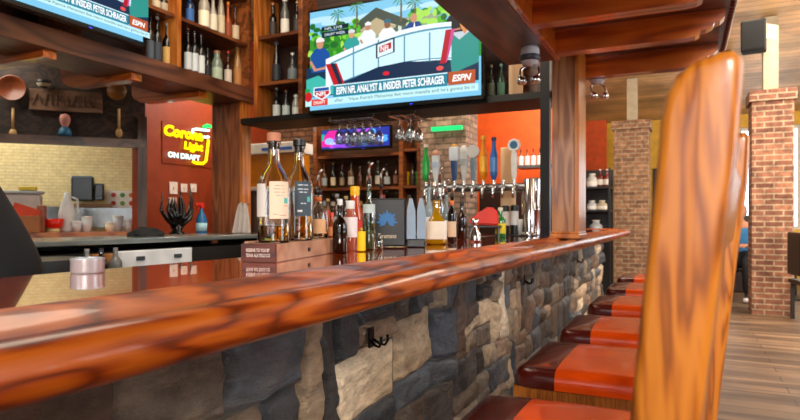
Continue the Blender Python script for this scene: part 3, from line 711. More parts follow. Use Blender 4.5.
# --- hero bottles in the wooden caddy
cy = math.radians(8)
c0 = onZ(262, 262.5, ZB); 
cad = thing('bottle_caddy', 'low wooden bottle holder block with engraved white lettering at its end', 'bottle holder', (0, 0, 0))
# caddy is a long bar running away from the camera, engraved end faces the room
pA = onZ(241, 262, ZB); pB = onZ(276.5, 262.5, ZB); pC = onZ(341, 251.5, ZB)
ux = (pB-pA).normalized(); uy = (pC-pB); uy = (uy-ux*uy.dot(ux)*0)
wA = (pB-pA).length; lA = uy.length; uy = uy.normalized()
def cadpt(s, q, z): return pA+ux*s+uy*q+Vector((0, 0, z))
def cadprism(s0, s1, q0, q1, z0, z1, name, mat):
    bm = bmesh.new(); vs = [bm.verts.new(cadpt(s, q, z)) for z in (z0, z1) for s, q in ((s0, q0), (s1, q0), (s1, q1), (s0, q1))]
    for f in ((3, 2, 1, 0), (4, 5, 6, 7), (0, 1, 5, 4), (1, 2, 6, 5), (2, 3, 7, 6), (3, 0, 4, 7)): bm.faces.new([vs[i] for i in f])
    bmesh.ops.bevel(bm, geom=bm.edges[:], offset=.002, segments=2, affect='EDGES'); return obj(name, bm, mat, cad)
hC = .046
cadprism(0, wA, .0031, lA, .0, hC, 'block', W_CADDY)
cadprism(0, wA, -.002, .003, .0, hC+.001, 'engraved_end', W_CADDYD)
# recess tray rails
cadprism(.005, .018, .005, lA-.003, hC, hC+.006, 'side_lip', W_CADDY); 
def wall_text(s, w, h, origin, right, up, mat, name, parent, bold=0, shear=0, ext=0):
    me = fit_text(s, w, h, bold, shear); right = right.normalized(); up = up.normalized()
    for v in me.vertices: v.co = origin+right*v.co.x+up*v.co.y
    return link(name, me, mat, parent)
EW = plain('#f4e6da', .5)
nrm = Vector((ux.y, -ux.x, 0))
wall_text('RESERVE TO YOU BY', wA*.66, .0085, cadpt(wA*.16, -.0026, .026), ux, Vector((0, 0, 1)), EW, 'engraved_lettering', cad, .01)
wall_text('TEXAS ALE STILLS CO', wA*.68, .0085, cadpt(wA*.15, -.0026, .013), ux, Vector((0, 0, 1)), EW, 'engraved_lettering', cad, .01)
for q in (.42,):
    bm = bmesh.new(); pc = cadpt(wA+.001, lA*q, .022); tube(bm, [pc, pc+ux*.004], .006, 14); obj('screw_hole', bm, BLACK, cad)
# bottle 1,2,3 (premium glass)
GL = '#f7fbfa'
def hero(px, d, ytop, ybase, r, **k):
    base = atD(px, ybase, d); base.z = ZB+hC+.0005; h = (ybase-ytop)*d/600
    return base, h
def marks(t, r, h, items):
    """small printed marks on a curved label: items = (kind, a0, a1, z0, z1, colour)"""
    for (a0, a1, z0, z1, col) in items:
        bm = bmesh.new(); lathe(bm, [(r, z0*h), (r, z1*h)], 5, arc=(a0, a1)); obj('label_print', bm, plain(col, .6), t)
def dep(p): return -S*p.x+K*p.y
def pxof(p): d = dep(p); return 400+600*(K*p.x+S*p.y)/d, 220-600*(p.z-CZ)/d
def cadpx(s, px):
    lo, hi = 0, lA*1.2
    for _ in range(40):
        m_ = (lo+hi)/2
        if pxof(cadpt(s, m_, hC))[0] < px: lo = m_
        else: hi = m_
    return cadpt(s, lo, hC+.0006)
q1 = cadpx(wA*.52, 274); q2 = cadpx(wA*.50, 299.5); q3 = cadpx(wA*.55, 318)
h1 = (240-139)*dep(q1)/600; h2 = (236-142)*dep(q2)/600; h3 = .17
b1 = bottle('tall clear whiskey bottle with cork top and cream label on the wooden holder', q1, h1/.94, .044, 'premium', GL, '#e6cdb2', None, ('#ffb84a', .16), mode='glass', lz=(.22, .56), lm=.62)
bm = bmesh.new(); lathe(bm, [(0, h1-.02), (.0135, h1-.02), (.0145, h1), (.0185, h1), (.019, h1+.022), (0, h1+.023)], 24); obj('cork', bm, plain('#b87a5c', .6), b1, auto=50)
bm = bmesh.new(); lathe(bm, [(.0448, .24*h1/.94), (.0448, .54*h1/.94)], 12, arc=(-1.75, -.85)); obj('side_label', bm, plain('#e4e2da', .6), b1, auto=50)
b1.rotation_euler.z += .35
for (w, z) in ((.3, .52), (.36, .49), (.34, .46), (.22, .43)):
    marks(b1, .0455, h1/.94, [(-w, -.02, z, z+.004, '#6a5648'), (.04, w*.9, z, z+.003, '#6a5648')])
marks(b1, .0455, h1/.94, [(.25, .5, .36, .41, '#4fb5a8'), (.22, .55, .335, .341, '#d07a50'), (-.4, -.1, .26, .264, '#6a5648'), (-.05, .4, .25, .254, '#6a5648')])
b2_ = bottle('clear whiskey bottle with black stopper and slate label, middle of the wooden holder', q2, h2/.94, .041, 'premium', GL, '#3e4e58', None, ('#ffbe50', .36), mode='glass', lz=(.24, .58), lm=.62)
bm = bmesh.new(); lathe(bm, [(0, h2-.02), (.013, h2-.02), (.014, h2)], 24); obj('cork', bm, plain('#d9b48c', .6), b2_, auto=50)
bm = bmesh.new(); lathe(bm, [(0, h2+.0003), (.019, h2+.0003), (.0195, h2+.018), (.017, h2+.02), (0, h2+.02)], 24); obj('stopper', bm, plain('#15181a', .4), b2_, auto=50)
b2_.rotation_euler.z += .3
for (w, z) in ((.4, .54), (.42, .50), (.3, .47), (.2, .36)): marks(b2_, .0426, h2/.94, [(-w, -.06, z, z+.008, '#dfe6e8'), (0, w*.8, z, z+.007, '#dfe6e8')])
marks(b2_, .0426, h2/.94, [(.25, .5, .38, .43, '#4fb5a8'), (-.45, -.1, .28, .30, '#dfe6e8')])
bottle('short clear bottle with metal pour spout and tan label on the wooden holder', q3, .150, .033, 'premium', GL, '#d7a878', None, ('#ffb050', .30), mode='glass', lz=(.12, .42), pourer=True, lm=.8, neck='#c9682a')
bottle('miniature amber bottle with red cap at the far end of the wooden holder', cadpx(wA*.72, 332), .075, .02, 'flask', '#a8480a', '#d98a50', '#c8341c', None, lz=(.1, .5), caph=.14)
bottle('second miniature amber bottle with red cap beside the dark syrup bottle', cadpx(wA*.25, 328), .082, .019, 'flask', '#b8580c', '#d98a50', '#c8341c', None, lz=(.1, .5), caph=.14)

# row on the bar beyond the holder.  (px, base py, depth from bar line)
def onbar(px, X): p = onX(px, 240, X); return Vector((p.x, p.y, ZB))
def barbottle(label, px, X, ytop, wpx, **k):
    p = onbar(px, X); d = dep(p); yb = 220+(CZ-ZB)*600/d; h = (yb-ytop)*d/600
    return bottle(label, p, h/(1+.0), wpx*d/1200, **k), p, h
barbottle('dark brown bottle with white cap beside the wooden holder', 340, -1.0, 204, 15, kind='liquor', glass='#140805', cap='#e4e6e4', caph=.1)
barbottle('squat clear bottle with pale label and broad white cap', 350.5, -1.05, 206, 15, kind='jug', glass='#c46a52', lab='#e4dcdc', cap='#e6e6e2', caph=.12, lz=(.3, .75))
barbottle('orange liqueur bottle with yellow cap', 355, -1.13, 193, 16, kind='jug', glass='#d24a08', lab='#cf3a22', cap='#f0b414', caph=.12, lz=(.2, .5))
barbottle('small bottle with bright yellow label beside the orange liqueur', 361.5, -.98, 229, 8, kind='flask', glass='#b8940c', lab='#f2cc10', cap='#c8a010', lz=(.05, .9), lm=1.5)
barbottle('green-tinted clear bottle with metal pourer left of the black caddy', 369, -1.02, 183, 13, kind='liquor', glass='#a8c8b4', lab='#b8ccc8', cap=None, pourer=True, lz=(.55, .68), mode='thin', liquid=('#7a9a80', .3))
barbottle('green glass bottle tucked behind the pourer bottle', 375, -1.12, 208, 11, kind='wine', glass='#2c9a4c', cap='#3cae50')
barbottle('clear tumbler-shaped bottle base in front of the black caddy', 379, -.97, 236, 8, kind='jug', glass='#b4c8b8', cap=None, mode='thin')
# black caddy with agave emblem
p = onbar(389, -1.06); d = dep(p); s_ = d/600
cdy = thing('napkin_caddy', 'black bar caddy with blue agave plant emblem and napkin slots', 'caddy', p, TH*.9)
obj('caddy_box', B((0, 0, 24.5*s_), (34*s_, .11, 47*s_), .006), plain('#101114', .45), cdy)
bm = bmesh.new(); addb2(bm, (18*s_, -.05, .0), (36*s_, .05, 8*s_), .004); obj('caddy_tray', bm, plain('#16181c', .4), cdy)
for x in (22.5, 32.5):
    bm = bmesh.new(); prism(bm, [((x-4.5)*s_, 8.2*s_), ((x+4.5)*s_, 8.2*s_), ((x+4)*s_, 36*s_), ((x+1)*s_, 48*s_), ((x-2)*s_, 48*s_), ((x-4.2)*s_, 36*s_)], 'Y', -.045, .03); o = obj('side_slot', bm, plain('#7d95aa', .3), cdy); o['label'] = 'grey-blue translucent slot'
AG = plain('#1f6fae', .5)
bm = bmesh.new()
for k in range(11):
    a = math.radians(-35+k*25); L_ = 11*s_*(1 if k % 2 else .85)
    c_ = Vector((-1*s_, 0, 26*s_)); tip = c_+Vector((math.cos(a)*L_, 0, math.sin(a)*L_)); pn = Vector((-math.sin(a), 0, math.cos(a)))*2.2*s_; md = c_+(tip-c_)*.5
    vs = [bm.verts.new(Vector((q.x, -.0562-.0002*k, q.z))) for q in (c_, md-pn, tip, md+pn)]; bm.faces.new(vs)
obj('agave_emblem', bm, AG, cdy)
wall_text('Teremana', 18*s_, 4.5*s_, Vector((-10*s_, -.0562, 9*s_)), Vector((1, 0, 0)), Vector((0, 0, 1)), plain('#d8c8a8', .5), 'caddy_lettering', cdy, 0, .4)
barbottle('tall bottle with pourer behind the agave caddy, orange liquid', 381, -1.145, 186, 8, kind='wine', glass='#6a2a14', cap=None, pourer=True)
# bottle with cream round label
b_, p, h = barbottle('squat gold tequila bottle with large cream oval label', 436.5, -.98, 200, 21, kind='flask', glass='#b8860c', lab='#e8e0cc', cap=None, lz=(.12, .52), sq=.3, lm=.95, pourer=True)
barbottle('clear pourer bottle just behind the oval-label tequila', 429, -1.10, 186, 8, kind='liquor', glass='#9fb4b8', cap=None, pourer=True, lab='#dfe6ea')
barbottle('clear bottle with white neck and pourer, centre of the pourer bottles', 440, -1.12, 182, 9, kind='liquor', glass='#c4d0d0', cap=None, pourer=True, lab='#c8d4dc', mode='thin', neck='#e4e8ea')
barbottle('pale bottle with pourer right of the oval-label tequila', 446.5, -1.06, 194, 9, kind='liquor', glass='#8a9aa0', cap=None, pourer=True, lab='#e0e4e4')
barbottle('dark bottle with orange neck label and pourer', 452, -1.0, 196, 9, kind='wine', glass='#120c0a', cap=None, pourer=True, neck='#e8762a', lab='#d8c0a0')
barbottle('dark liqueur bottle behind the jigger', 462, -1.1, 204, 10, kind='wine', glass='#24100c', cap='#181010')
# jigger
p = onbar(475, -.92); d = dep(p); s_ = d/600
bm = bmesh.new(); lathe(bm, [(6*s_, 0), (6.5*s_, 2*s_), (5.5*s_, 8*s_), (2*s_, 14.5*s_), (1.8*s_, 16*s_), (2.4*s_, 18*s_), (4.2*s_, 23*s_), (3.8*s_, 23*s_), (2*s_, 19*s_), (0, 18*s_)], 24)
tag(obj('jigger', bm, CHROME, None, True), 'hourglass steel jigger on the bar in front of the red napkins', 'jigger').location = p
# red bag
p = onbar(484, -1.08); d = dep(p); s_ = d/600
bm = bmesh.new(); 
prism(bm, [(-15*s_, 14*s_), (14*s_, 12*s_), (14*s_, 24*s_), (11*s_, 29*s_), (6*s_, 31*s_), (1*s_, 30*s_), (-5*s_, 24*s_), (-14*s_, 19*s_)], 'Y', -.04, .04)
bmesh.ops.bevel(bm, geom=bm.edges[:], offset=.01, segments=3, affect='EDGES')
t = thing('napkin_basket', 'red folded cloth mound standing on a black tray on the bar', 'napkins', p, TH*.8)
obj('red_cloth', bm, plain('#d2260c', .5), t, auto=60)
obj('black_tray', B((0, 0, 11.2*s_), (34*s_, .11, 2*s_), .003), BLACK, t)
for x in (-14, 14): obj('tray_leg', B((x*s_, 0, 5.1*s_), (2*s_, .09, 10.1*s_)), BLACK, t)
# tilted green/yellow bottle
b_, p, h = barbottle('green and yellow citrus bottle with pale cap beside the red cloth', 500.5, -1.0, 209, 11, kind='wine', glass='#2a8a3c', lab='#e4cf22', cap='#d8e0c8', lz=(.15, .5)); b_.rotation_euler.x = .0
# white canisters with black lids
for i, (px, lb) in enumerate(((505.5, 'white canister with black lid next to the citrus bottle'), (514.5, 'white canister with black lid, the right one of the pair'))):
    p = onbar(px, -1.10 if i == 0 else -1.08); d = dep(p); s_ = d/600; t = thing('straw_canister', lb, 'canister', p, TH, 'white canisters on the bar')
    bm = bmesh.new(); lathe(bm, [(4.2*s_, 0), (4.2*s_, 10*s_)], 20); obj('black_sleeve', bm, BLACK, t, auto=40)
    bm = bmesh.new(); lathe(bm, [(4*s_, 10.1*s_), (4*s_, 24*s_)], 20); obj('white_body', bm, WHITE, t, auto=40)
    bm = bmesh.new(); lathe(bm, [(4.1*s_, 24.1*s_), (4.1*s_, 29*s_), (3*s_, 30*s_), (0, 30*s_)], 20); obj('lid', bm, BLACK, t, auto=40)
p = onbar(520, -1.04); d = dep(p); s_ = d/600
tag(obj('paper_cup', (lambda bm: (lathe(bm, [(2.2*s_, 0), (3*s_, 16*s_), (2.7*s_, 16*s_), (2*s_, 1*s_)], 18), bm)[1])(bmesh.new()), WHITE, None, True), 'small white paper cup beside the canisters', 'cup').location = p
# shaker tins
for i, (px, X, yt, w, lb) in enumerate(((530, -.97, 206, 9, 'shorter copper-toned steel shaker tin near the black pole'), (536, -1.02, 178, 10, 'tallest stacked steel shaker tins next to the black pole'), (526, -1.09, 190, 9, 'steel shaker tins stack behind, left of the tallest'))):
    p = onbar(px, X); d = dep(p); s_ = d/600; yb = 220+(CZ-ZB)/s_; hh = (yb-yt)*s_
    bm = bmesh.new(); r = w/2*s_; prf = [(r*.75, 0), (r, hh*.42), (r*1.06, hh*.43), (r*1.06, hh*.45), (r*.98, hh*.46)]
    prf += [(r*1.1, hh*.97), (r*1.15, hh), (r*1.05, hh), (r*.9, hh*.5)] if i else [(r*.9, hh*.9), (r*.8, hh), (0, hh)]
    lathe(bm, prf, 24); o = tag(obj('shaker_tin', bm, CHROME if i else plain('#c9a892', .2, metal=1), None, auto=50), lb, 'shaker', 'cocktail shaker tins on the bar'); o.location = p
# chrome cup on the left
p = onZ(87.5, 272.5, ZB); s_ = dep(p)/600
t = thing('steel_cup', 'small shiny steel cup on the inner edge of the bar at left', 'cup', p, 0)
bm = bmesh.new(); r = 15.5*s_; lathe(bm, [(r*.94, 0), (r, .004), (r, 11.5*s_), (r*1.03, 12.5*s_), (r*1.03, 14.5*s_), (r*.9, 15*s_), (r*.88, 6*s_), (0, 5.5*s_)], 36); obj('cup_body', bm, plain('#c4c8cc', .28, metal=.45), t, auto=40)

# ------------------------------------------------------------------ beer tap tower
pl = onY(430, 187, 3.98); pr_ = onY(529, 187, 3.98)
tap = thing('beer_tap_tower', 'steel beer tap rail with two uprights and a row of faucets', 'beer tap tower', (0, 0, 0))
zt = pl.z; zt = 1.395
bm = bmesh.new(); tube(bm, [(pl.x, 3.98, zt), (pr_.x, 3.98, zt)], .026, 16); obj('rail_pipe', bm, plain('#8c9094', .25, metal=1), tap, auto=50)
for x in (pl.x, pr_.x):
    bm = bmesh.new(); lathe(bm, [(.055, 0), (.055, .01), (.034, .02), (.034, .37), (.03, .375), (0, .378)], 24, (x, 3.98, 1.0725)); obj('upright', bm, CHROME, tap, auto=50)
bc = thing('back_counter', 'dark service counter holding the beer taps and back bar bottles', 'counter', (0, 0, 0))
obj('counter_slab', b2((-3.55, 3.80, 1.03), (-1.16, 4.26, 1.066), .004), plain('#1c1512', .2, coat=.4), bc)
obj('counter_body', b2((-3.5, 3.86, 0), (-1.20, 4.2, 1.029)), plain('#18120f', .6), bc)
obj('tap_shelf', b2((-1.159, 3.90, 1.067), (-.91, 4.2, 1.072)), plain('#1c1512', .3), bc)
def tap_handle(px, top, style, label, c1, c2, c3):
    x = onY(px, 187, 3.98).x
    t = thing('tap_handle', label, 'tap handle', (x, 3.98, zt), 0, 'beer tap handles')
    # faucet
    bm = bmesh.new(); tube(bm, [(0, -.027, 0), (0, -.06, 0), (0, -.085, -.02), (0, -.095, -.075)], [.013, .012, .011, .008], 10); obj('faucet', bm, CHROME, t, True)
    d = 4.1; H = (183-top)*d/600; z0 = .045
    bm = bmesh.new(); lathe(bm, [(.011, 0.01), (.013, .02), (.009, .035), (.012, z0)], 12, (0, -.062, 0)); obj('ferrule', bm, CHROME, t, True)
    if style is None: return
    w = .024
    y = -.062
    def sl(nm, prof, c, sq=.6, squash=.6):
        bm = bmesh.new(); lathe(bm, [(r, z) for r, z in prof], 20, (0, y, z0), sq=sq, squash=squash); return obj(nm, bm, plain(c, .3), t, auto=50)
    if style == 'paddle':
        sl('grip', [(.01, 0), (.014, H*.12), (.024, H*.4), (.027, H*.82)], c1); sl('crown', [(.027, H*.82), (.03, H*.86), (.026, H*.93), (.012, H)], c2)
        sl('badge', [(.0285, H*.45), (.0285, H*.62)], c3)
    elif style == 'sign':
        sl('grip', [(.01, 0), (.016, H*.1), (.022, H*.3), (.026, H*.55)], c1); sl('badge', [(.032, H*.55), (.036, H*.6), (.036, H*.88), (.03, H*.92)], c2); sl('crown', [(.02, H*.92), (.022, H*.96), (.008, H)], c3)
    elif style == 'disc':
        sl('grip', [(.01, 0), (.016, H*.12), (.021, H*.5), (.014, H*.7)], c1)
        bm = bmesh.new(); tube(bm, [(0, y-.012, z0+H*.82), (0, y+.012, z0+H*.82)], .043, 8 if c3 == 'oct' else 22); obj('badge', bm, plain(c2, .3), t, auto=40)
        bm = bmesh.new(); tube(bm, [(0, y-.0135, z0+H*.82), (0, y-.0125, z0+H*.82)], .026, 20); obj('badge_center', bm, plain('#3a6a90' if c3 == 'oct' else '#c8c8c4', .3), t, auto=40)
    elif style == 'bottle':
        sl('grip', [(.01, 0), (.02, H*.08), (.026, H*.15), (.026, H*.6), (.014, H*.78), (.013, H*.95), (.015, H)], c1, 0, 1); sl('badge', [(.0275, H*.2), (.0275, H*.55)], c2, 0, 1); sl('crown', [(.017, H*.95), (.017, H*1.03), (0, H*1.03)], c3, 0, 1)
tap_handle(429.5, 145, 'bottle', 'green beer tap handle with red and white badge at the left end', '#1f9a3c', '#2aa848', '#e8e0d0')
tap_handle(439, 150, 'paddle', 'pale blue-white tap handle with copper top', '#c8d2d8', '#b88468', '#a8bcd0')
tap_handle(448, 175, None, 'bare chrome faucet without a handle beside the pale tap', 0, 0, 0)
tap_handle(457.5, 145, 'sign', 'navy tap handle with white square sign and gold crown', '#2c4a78', '#c8d4dc', '#d89a14')
tap_handle(467, 147, 'paddle', 'silver-white slender tap handle', '#bcc0be', '#d0d4d4', '#98a0a4')
tap_handle(476, 147, 'disc', 'tap handle with round silver disc badge on a slate grip', '#6a7e8c', '#c4c8ca', 'round')
tap_handle(486, 140, 'bottle', 'amber-yellow tap handle with gold tip', '#e08a10', '#f0b030', '#f0b820')
tap_handle(496.5, 142, 'bottle', 'blue tap handle shaped like a can with dark top', '#2a62ac', '#4a86c8', '#14305c')
tap_handle(506, 175, None, 'bare chrome faucet between the blue and octagonal tap handles', 0, 0, 0)
tap_handle(516.5, 142, 'disc', 'white tap handle with octagonal blue-centred badge at the right end', '#d8dad6', '#dfe2e0', 'oct')

# wine glass racks under the shelf
def rack(label, px0, px1, y, cnt, nm):
    a = onY(px0, 120, y); b = onY(px1, 120, y)
    t = thing('glass_rack', label, 'glass rack', (0, 0, 0))
    m_ = cnt+1
    for k in range(m_):
        x = a.x+(b.x-a.x)*k/cnt
        for dx in (-.01, .01):
            bm = bmesh.new(); tube(bm, [(x+dx, y-.02, 2.0), (x+dx, y+.36, 2.0)], .004, 6); obj('rack_wire', bm, CHROME, t)
    for yy in (y, y+.33):
        bm = bmesh.new(); tube(bm, [(a.x-.03, yy, 2.008), (b.x+.03, yy, 2.008)], .005, 6); obj('cross_rod', bm, CHROME, t)
    for x in (a.x-.02, b.x+.02):
        for yy in (y, y+.33):
            bm = bmesh.new(); tube(bm, [(x, yy, 2.008), (x, yy, 2.034)], .004, 6); obj('hanger', bm, CHROME, t)
    n = 0; ords = ['leftmost', 'second', 'third', 'fourth', 'fifth', 'sixth']
    for k in range(cnt):
        x = a.x+(b.x-a.x)*(k+.5)/cnt
        for row, yy in (('front', y+.06), ('rear', y+.22)):
            g = bpy.data.objects.new('wine_glass', GLASSMESH); C.objects.link(g); g.location = (x, yy, 2.012)
            tag(g, 'upside-down wine glass, %s from the left in the %s row of the %s rack' % (ords[k], row, nm), 'wine glass', 'hanging wine glasses')
bm = bmesh.new()
pp = [(.036, 0), (.034, -.003), (.006, -.008), (.0045, -.075), (.01, -.085), (.032, -.11), (.039, -.14), (.036, -.175), (.031, -.2), (.0295, -.2), (.0345, -.175), (.0375, -.14), (.03, -.112), (.0, -.09)]
lathe(bm, pp, 20); tmp = obj('wine_glass', bm, thin_glass('#f0f6f8', .16), None, True); GLASSMESH = tmp.data; bpy.data.objects.remove(tmp)
rack('chrome stemware rack under the black shelf at left', 332, 371, 4.30, 5, 'left')
rack('chrome stemware rack under the black shelf at right', 391, 413, 4.30, 2, 'right')

# ------------------------------------------------------------------ bottles on the upper shelves
def shelf_bottles(rows, plane, pos, zb, group):
    for (px, top, w, kd, gc, lc_, cc, label) in rows:
        p = onY(px, 100, pos) if plane == 'Y' else onX(px, 100, pos)
        d = dep(p); h = (220-top)*d/600+CZ-zb
        bottle(label, (p.x, p.y, zb+.0005), h*.95, w*d/1200, kd, gc, lc_, cc, None, group, lz=(.1, .48), n=14)
up = 'bottles on the upper left liquor shelves'
shelf_bottles([
 (150, 14, 8, 'wine', '#1a1c20', '#55606a', '#20242a', 'dark wine bottle right against the upper left television'),
 (157, 16, 9, 'wine', '#14161a', '#3c4450', '#b8b8b8', 'dark bottle with silver cap, second beside the upper left television'),
 (167, 23, 9, 'wine', '#0c0c0e', '#c8a05a', '#9a8a80', 'dark bottle with gold label left of the shelf divider'),
 (188, 27, 8, 'liquor', '#101214', '#c4ccd0', '#9a5a30', 'first of three white-label bottles, against the divider'),
 (194.5, 27, 8, 'liquor', '#1c1e20', '#ccd4d6', '#c0a080', 'second of three white-label bottles beside the divider'),
 (201, 30, 8, 'liquor', '#16181a', '#d2d8d8', '#8a6a58', 'third of three white-label bottles beside the divider'),
 (207.5, 48, 7, 'liquor', '#08080a', '#14161a', '#101010', 'small all-black bottle on the lower left shelf'),
 (217, 51, 11, 'jug', '#8a9a88', '#a8b49c', '#a06a50', 'pale green boxy bottle with copper cap'),
 (228, 51, 8, 'liquor', '#3c1812', '#c8b8a8', '#c2303a', 'bottle with red neck and pale label'),
 (237.5, 45, 9, 'tall', '#c08a50', '#b0743c', '#b88454', 'tall tapered tan bottle near the shelf corner'),
 (246, 68, 6, 'flask', '#241008', '#a8602c', '#181008', 'tiny dark bottle at the end of the lower left shelf'),
], 'X', LX-.14, 2.386, up)
shelf_bottles([
 (156, -12, 9, 'liquor', '#141216', '#c8b898', '#c8a060', 'cream-label bottle on the top left shelf beside the television'),
 (163.5, -10, 9, 'liquor', '#141216', '#a89880', '#30303a', 'dark bottle on the top left shelf, middle of three'),
 (171, -5, 8, 'flask', '#1c1a1a', '#c8b070', '#d0b070', 'round bottle on the top left shelf next to the divider'),
 (190, -10, 8, 'liquor', '#1c3c6a', '#2c5c9a', '#18304a', 'blue bottle on the top shelf right of the divider'),
 (204, -12, 11, 'jug', '#c0b4a0', '#e8dcc0', '#c8b48c', 'bright squat bottle catching light on the top shelf'),
 (213, -8, 9, 'flask', '#c8beb0', '#d8ccb4', '#d0a070', 'clear glinting bottle on the top shelf'),
 (221, -10, 8, 'tall', '#b8a890', '#c4b494', '#e0c890', 'slim clear tapered bottle on the top shelf'),
 (228, 2, 8, 'flask', '#c04c10', '#8a3a10', '#e88a30', 'amber-necked bottle on the top shelf'),
 (235, 6, 9, 'flask', '#5c2a10', '#c0a888', '#20100c', 'brown bottle on the top shelf near the corner'),
 (243.5, 14, 7, 'liquor', '#2c2420', '#b8b0a0', '#888078', 'small grey-capped bottle at the corner of the top shelf'),
], 'X', LX-.14, 2.80, up)
cg = 'bottles on the narrow liquor shelf'
shelf_bottles([(276.5, 88, 8, 'liquor', '#1c2426', '#c4ccc8', '#b8bcc0', 'bottle with pale label, left on the lowest narrow shelf'), (286, 90, 8, 'flask', '#384040', '#b0c0c0', '#a06848', 'bottle with copper cap, middle of the lowest narrow shelf'), (296, 95, 8, 'jug', '#b0b4ac', '#c8ccc4', '#d0d0c8', 'white jar-like bottle, right on the lowest narrow shelf')], 'Y', 4.48, 2.087, cg)
shelf_bottles([(276.5, 42, 9, 'tall', '#101218', '#20242c', '#50545c', 'tall black tapered bottle on the middle narrow shelf'), (292.5, 53, 10, 'flask', '#4c5254', '#60686c', '#c8c8c4', 'round decanter with clear stopper on the middle narrow shelf')], 'Y', 4.48, 2.41, cg)
shelf_bottles([(273, 3, 8, 'liquor', '#14100e', '#302824', '#b88058', 'dark cork-topped bottle at left of the top narrow shelf'), (285, -1, 9, 'jug', '#6a6c68', '#d0ccc0', '#e0dcd0', 'bottle with white label in the middle of the top narrow shelf'), (297, 1, 7, 'liquor', '#1c1a1a', '#343030', '#c09868', 'dark bottle at right of the top narrow shelf')], 'Y', 4.48, 2.83, cg)
rg = 'bottles right of the large television'
shelf_bottles([(491, 65, 9, 'liquor', '#4a5c4c', '#8a9a88', '#b89878', 'green-grey bottle with tan cork right beside the large television'), (501, 64, 8, 'liquor', '#2c5c48', '#5a8a70', '#88b8b0', 'green glass bottle between the television and the light wood board')], 'Y', 4.42, 2.087, rg)
a = onY(509, 50, 4.44); b_ = onY(522.5, 50, 4.44)
tag(obj('wooden_board', b2((a.x, 4.43, 2.086), (b_.x, 4.46, 2.52), .004), W_LIGHT), 'pale upright wooden board standing on the black shelf beside the spotlight', 'board')

# ------------------------------------------------------------------ far back bar (beyond the taps)
YB = 6.35
x0 = onY(316, 200, YB).x; x1 = onY(402, 200, YB).x; x2 = onY(420, 200, YB).x
bb = thing('back_bar_cabinet', 'brown back bar shelving full of bottles beneath the small television', 'cabinet', (0, 0, 0))
obj('back_panel', b2((x0, YB+.3, 0), (x2, YB+.32, 2.7)), wood('#1c120c', '#4a3222', '#5c402c', 'X', rings=4, scale=1.2), bb)
for x in (x0, x1, x2): obj('side_panel', b2((x-.03, YB-.02, 0), (x+.02, YB+.299, 2.7)), W_SHELFX, bb)
zs = [zz(207, dep(onY(360, 200, YB))), zz(187, dep(onY(360, 200, YB))), zz(154, dep(onY(360, 200, YB)))]
for z in zs: obj('shelf_board', b2((x0+.021, YB, z-.035), (x1-.031, YB+.298, z)), W_SHELFX, bb)
for z in (zz(185, 6.9), zz(148, 6.9)): obj('shelf_board', b2((x1+.021, YB, z-.03), (x2-.031, YB+.298, z)), W_SHELFX, bb)
obj('counter_ledge', b2((x0, YB-.4, 1.0), (x2, YB-.021, 1.05)), W_SHELFX, bb)
rnd = random.Random(5)
cols = ['#2a1408', '#140c0a', '#5a2c0c', '#1c2418', '#705030', '#3c1c10', '#181c20', '#8a5a28']; labs = ['#c8b490', '#8a7458', '#b0a494', '#d0c8b8', '#704834', '#9aa0a0', '#b8863c', None]; caps = ['#101010', '#b09058', '#8c8c8c', '#982c1c', '#d8d0c0']
cname = {'#2a1408': 'dark brown', '#140c0a': 'black', '#5a2c0c': 'amber', '#1c2418': 'dark green', '#705030': 'tan', '#3c1c10': 'reddish brown', '#181c20': 'smoky', '#8a5a28': 'golden'}
lname = {'#c8b490': 'cream label', '#8a7458': 'brown label', '#b0a494': 'grey label', '#d0c8b8': 'white label', '#704834': 'rust label', '#9aa0a0': 'silver label', '#b8863c': 'gold label', None: 'no label'}
ordn = ['first', 'second', 'third', 'fourth', 'fifth', 'sixth', 'seventh', 'eighth', 'ninth', 'tenth']
for row, (z, cnt, nm) in enumerate(((zs[1], 9, 'upper'), (zs[0], 9, 'lower'))):
    for i in range(cnt):
        px = 324+i*(396-324)/(cnt-1)
        if i == cnt-1: px = 396
        p = onY(px, 100, YB+.13); gc = rnd.choice(cols); lc_ = rnd.choice(labs); h = rnd.uniform(.24, .31) if row == 0 else rnd.uniform(.13, .19)
        bottle('%s bottle with %s, %s from left on the %s back bar shelf' % (cname[gc], lname[lc_], ordn[i], nm), (p.x, p.y, z+.0005), h, rnd.uniform(.032, .042) if row == 0 else .034, rnd.choice(['liquor', 'wine', 'flask', 'liquor']) if row == 0 else 'flask', gc, lc_, rnd.choice(caps), None, 'bottles on the %s back bar shelf' % nm, n=12)
for i, (px, gc, lb) in enumerate(((404, '#d8a010', 'yellow bottle in the narrow cabinet bay'), (409.5, '#4a4038', 'grey bottle in the middle of the narrow cabinet bay'), (414.5, '#2c8a3c', 'green bottle at the right of the narrow cabinet bay'))):
    p = onY(px, 100, YB+.13); bottle(lb, (p.x+.04, p.y, zz(185, 6.9)+.0005), .25, .03, 'liquor', gc, None, '#20140c', None, 'bottles in the narrow cabinet bay', n=12)
# things on the ledge under it: row of taller bottles rising behind the bar
for i, px in enumerate((328, 337, 346, 383, 392, 400, 409)):
    p = onY(px, 100, 4.02); gc = rnd.choice(cols); lc_ = rnd.choice(labs)
    bottle('%s bottle with %s, %s from left on the dark service counter' % (cname[gc], lname[lc_], ordn[i]), (p.x, p.y, 1.0665), rnd.uniform(.23, .30), .036, rnd.choice(['liquor', 'wine', 'flask']), gc, lc_, rnd.choice(caps), None, 'bottles on the service counter', n=14)
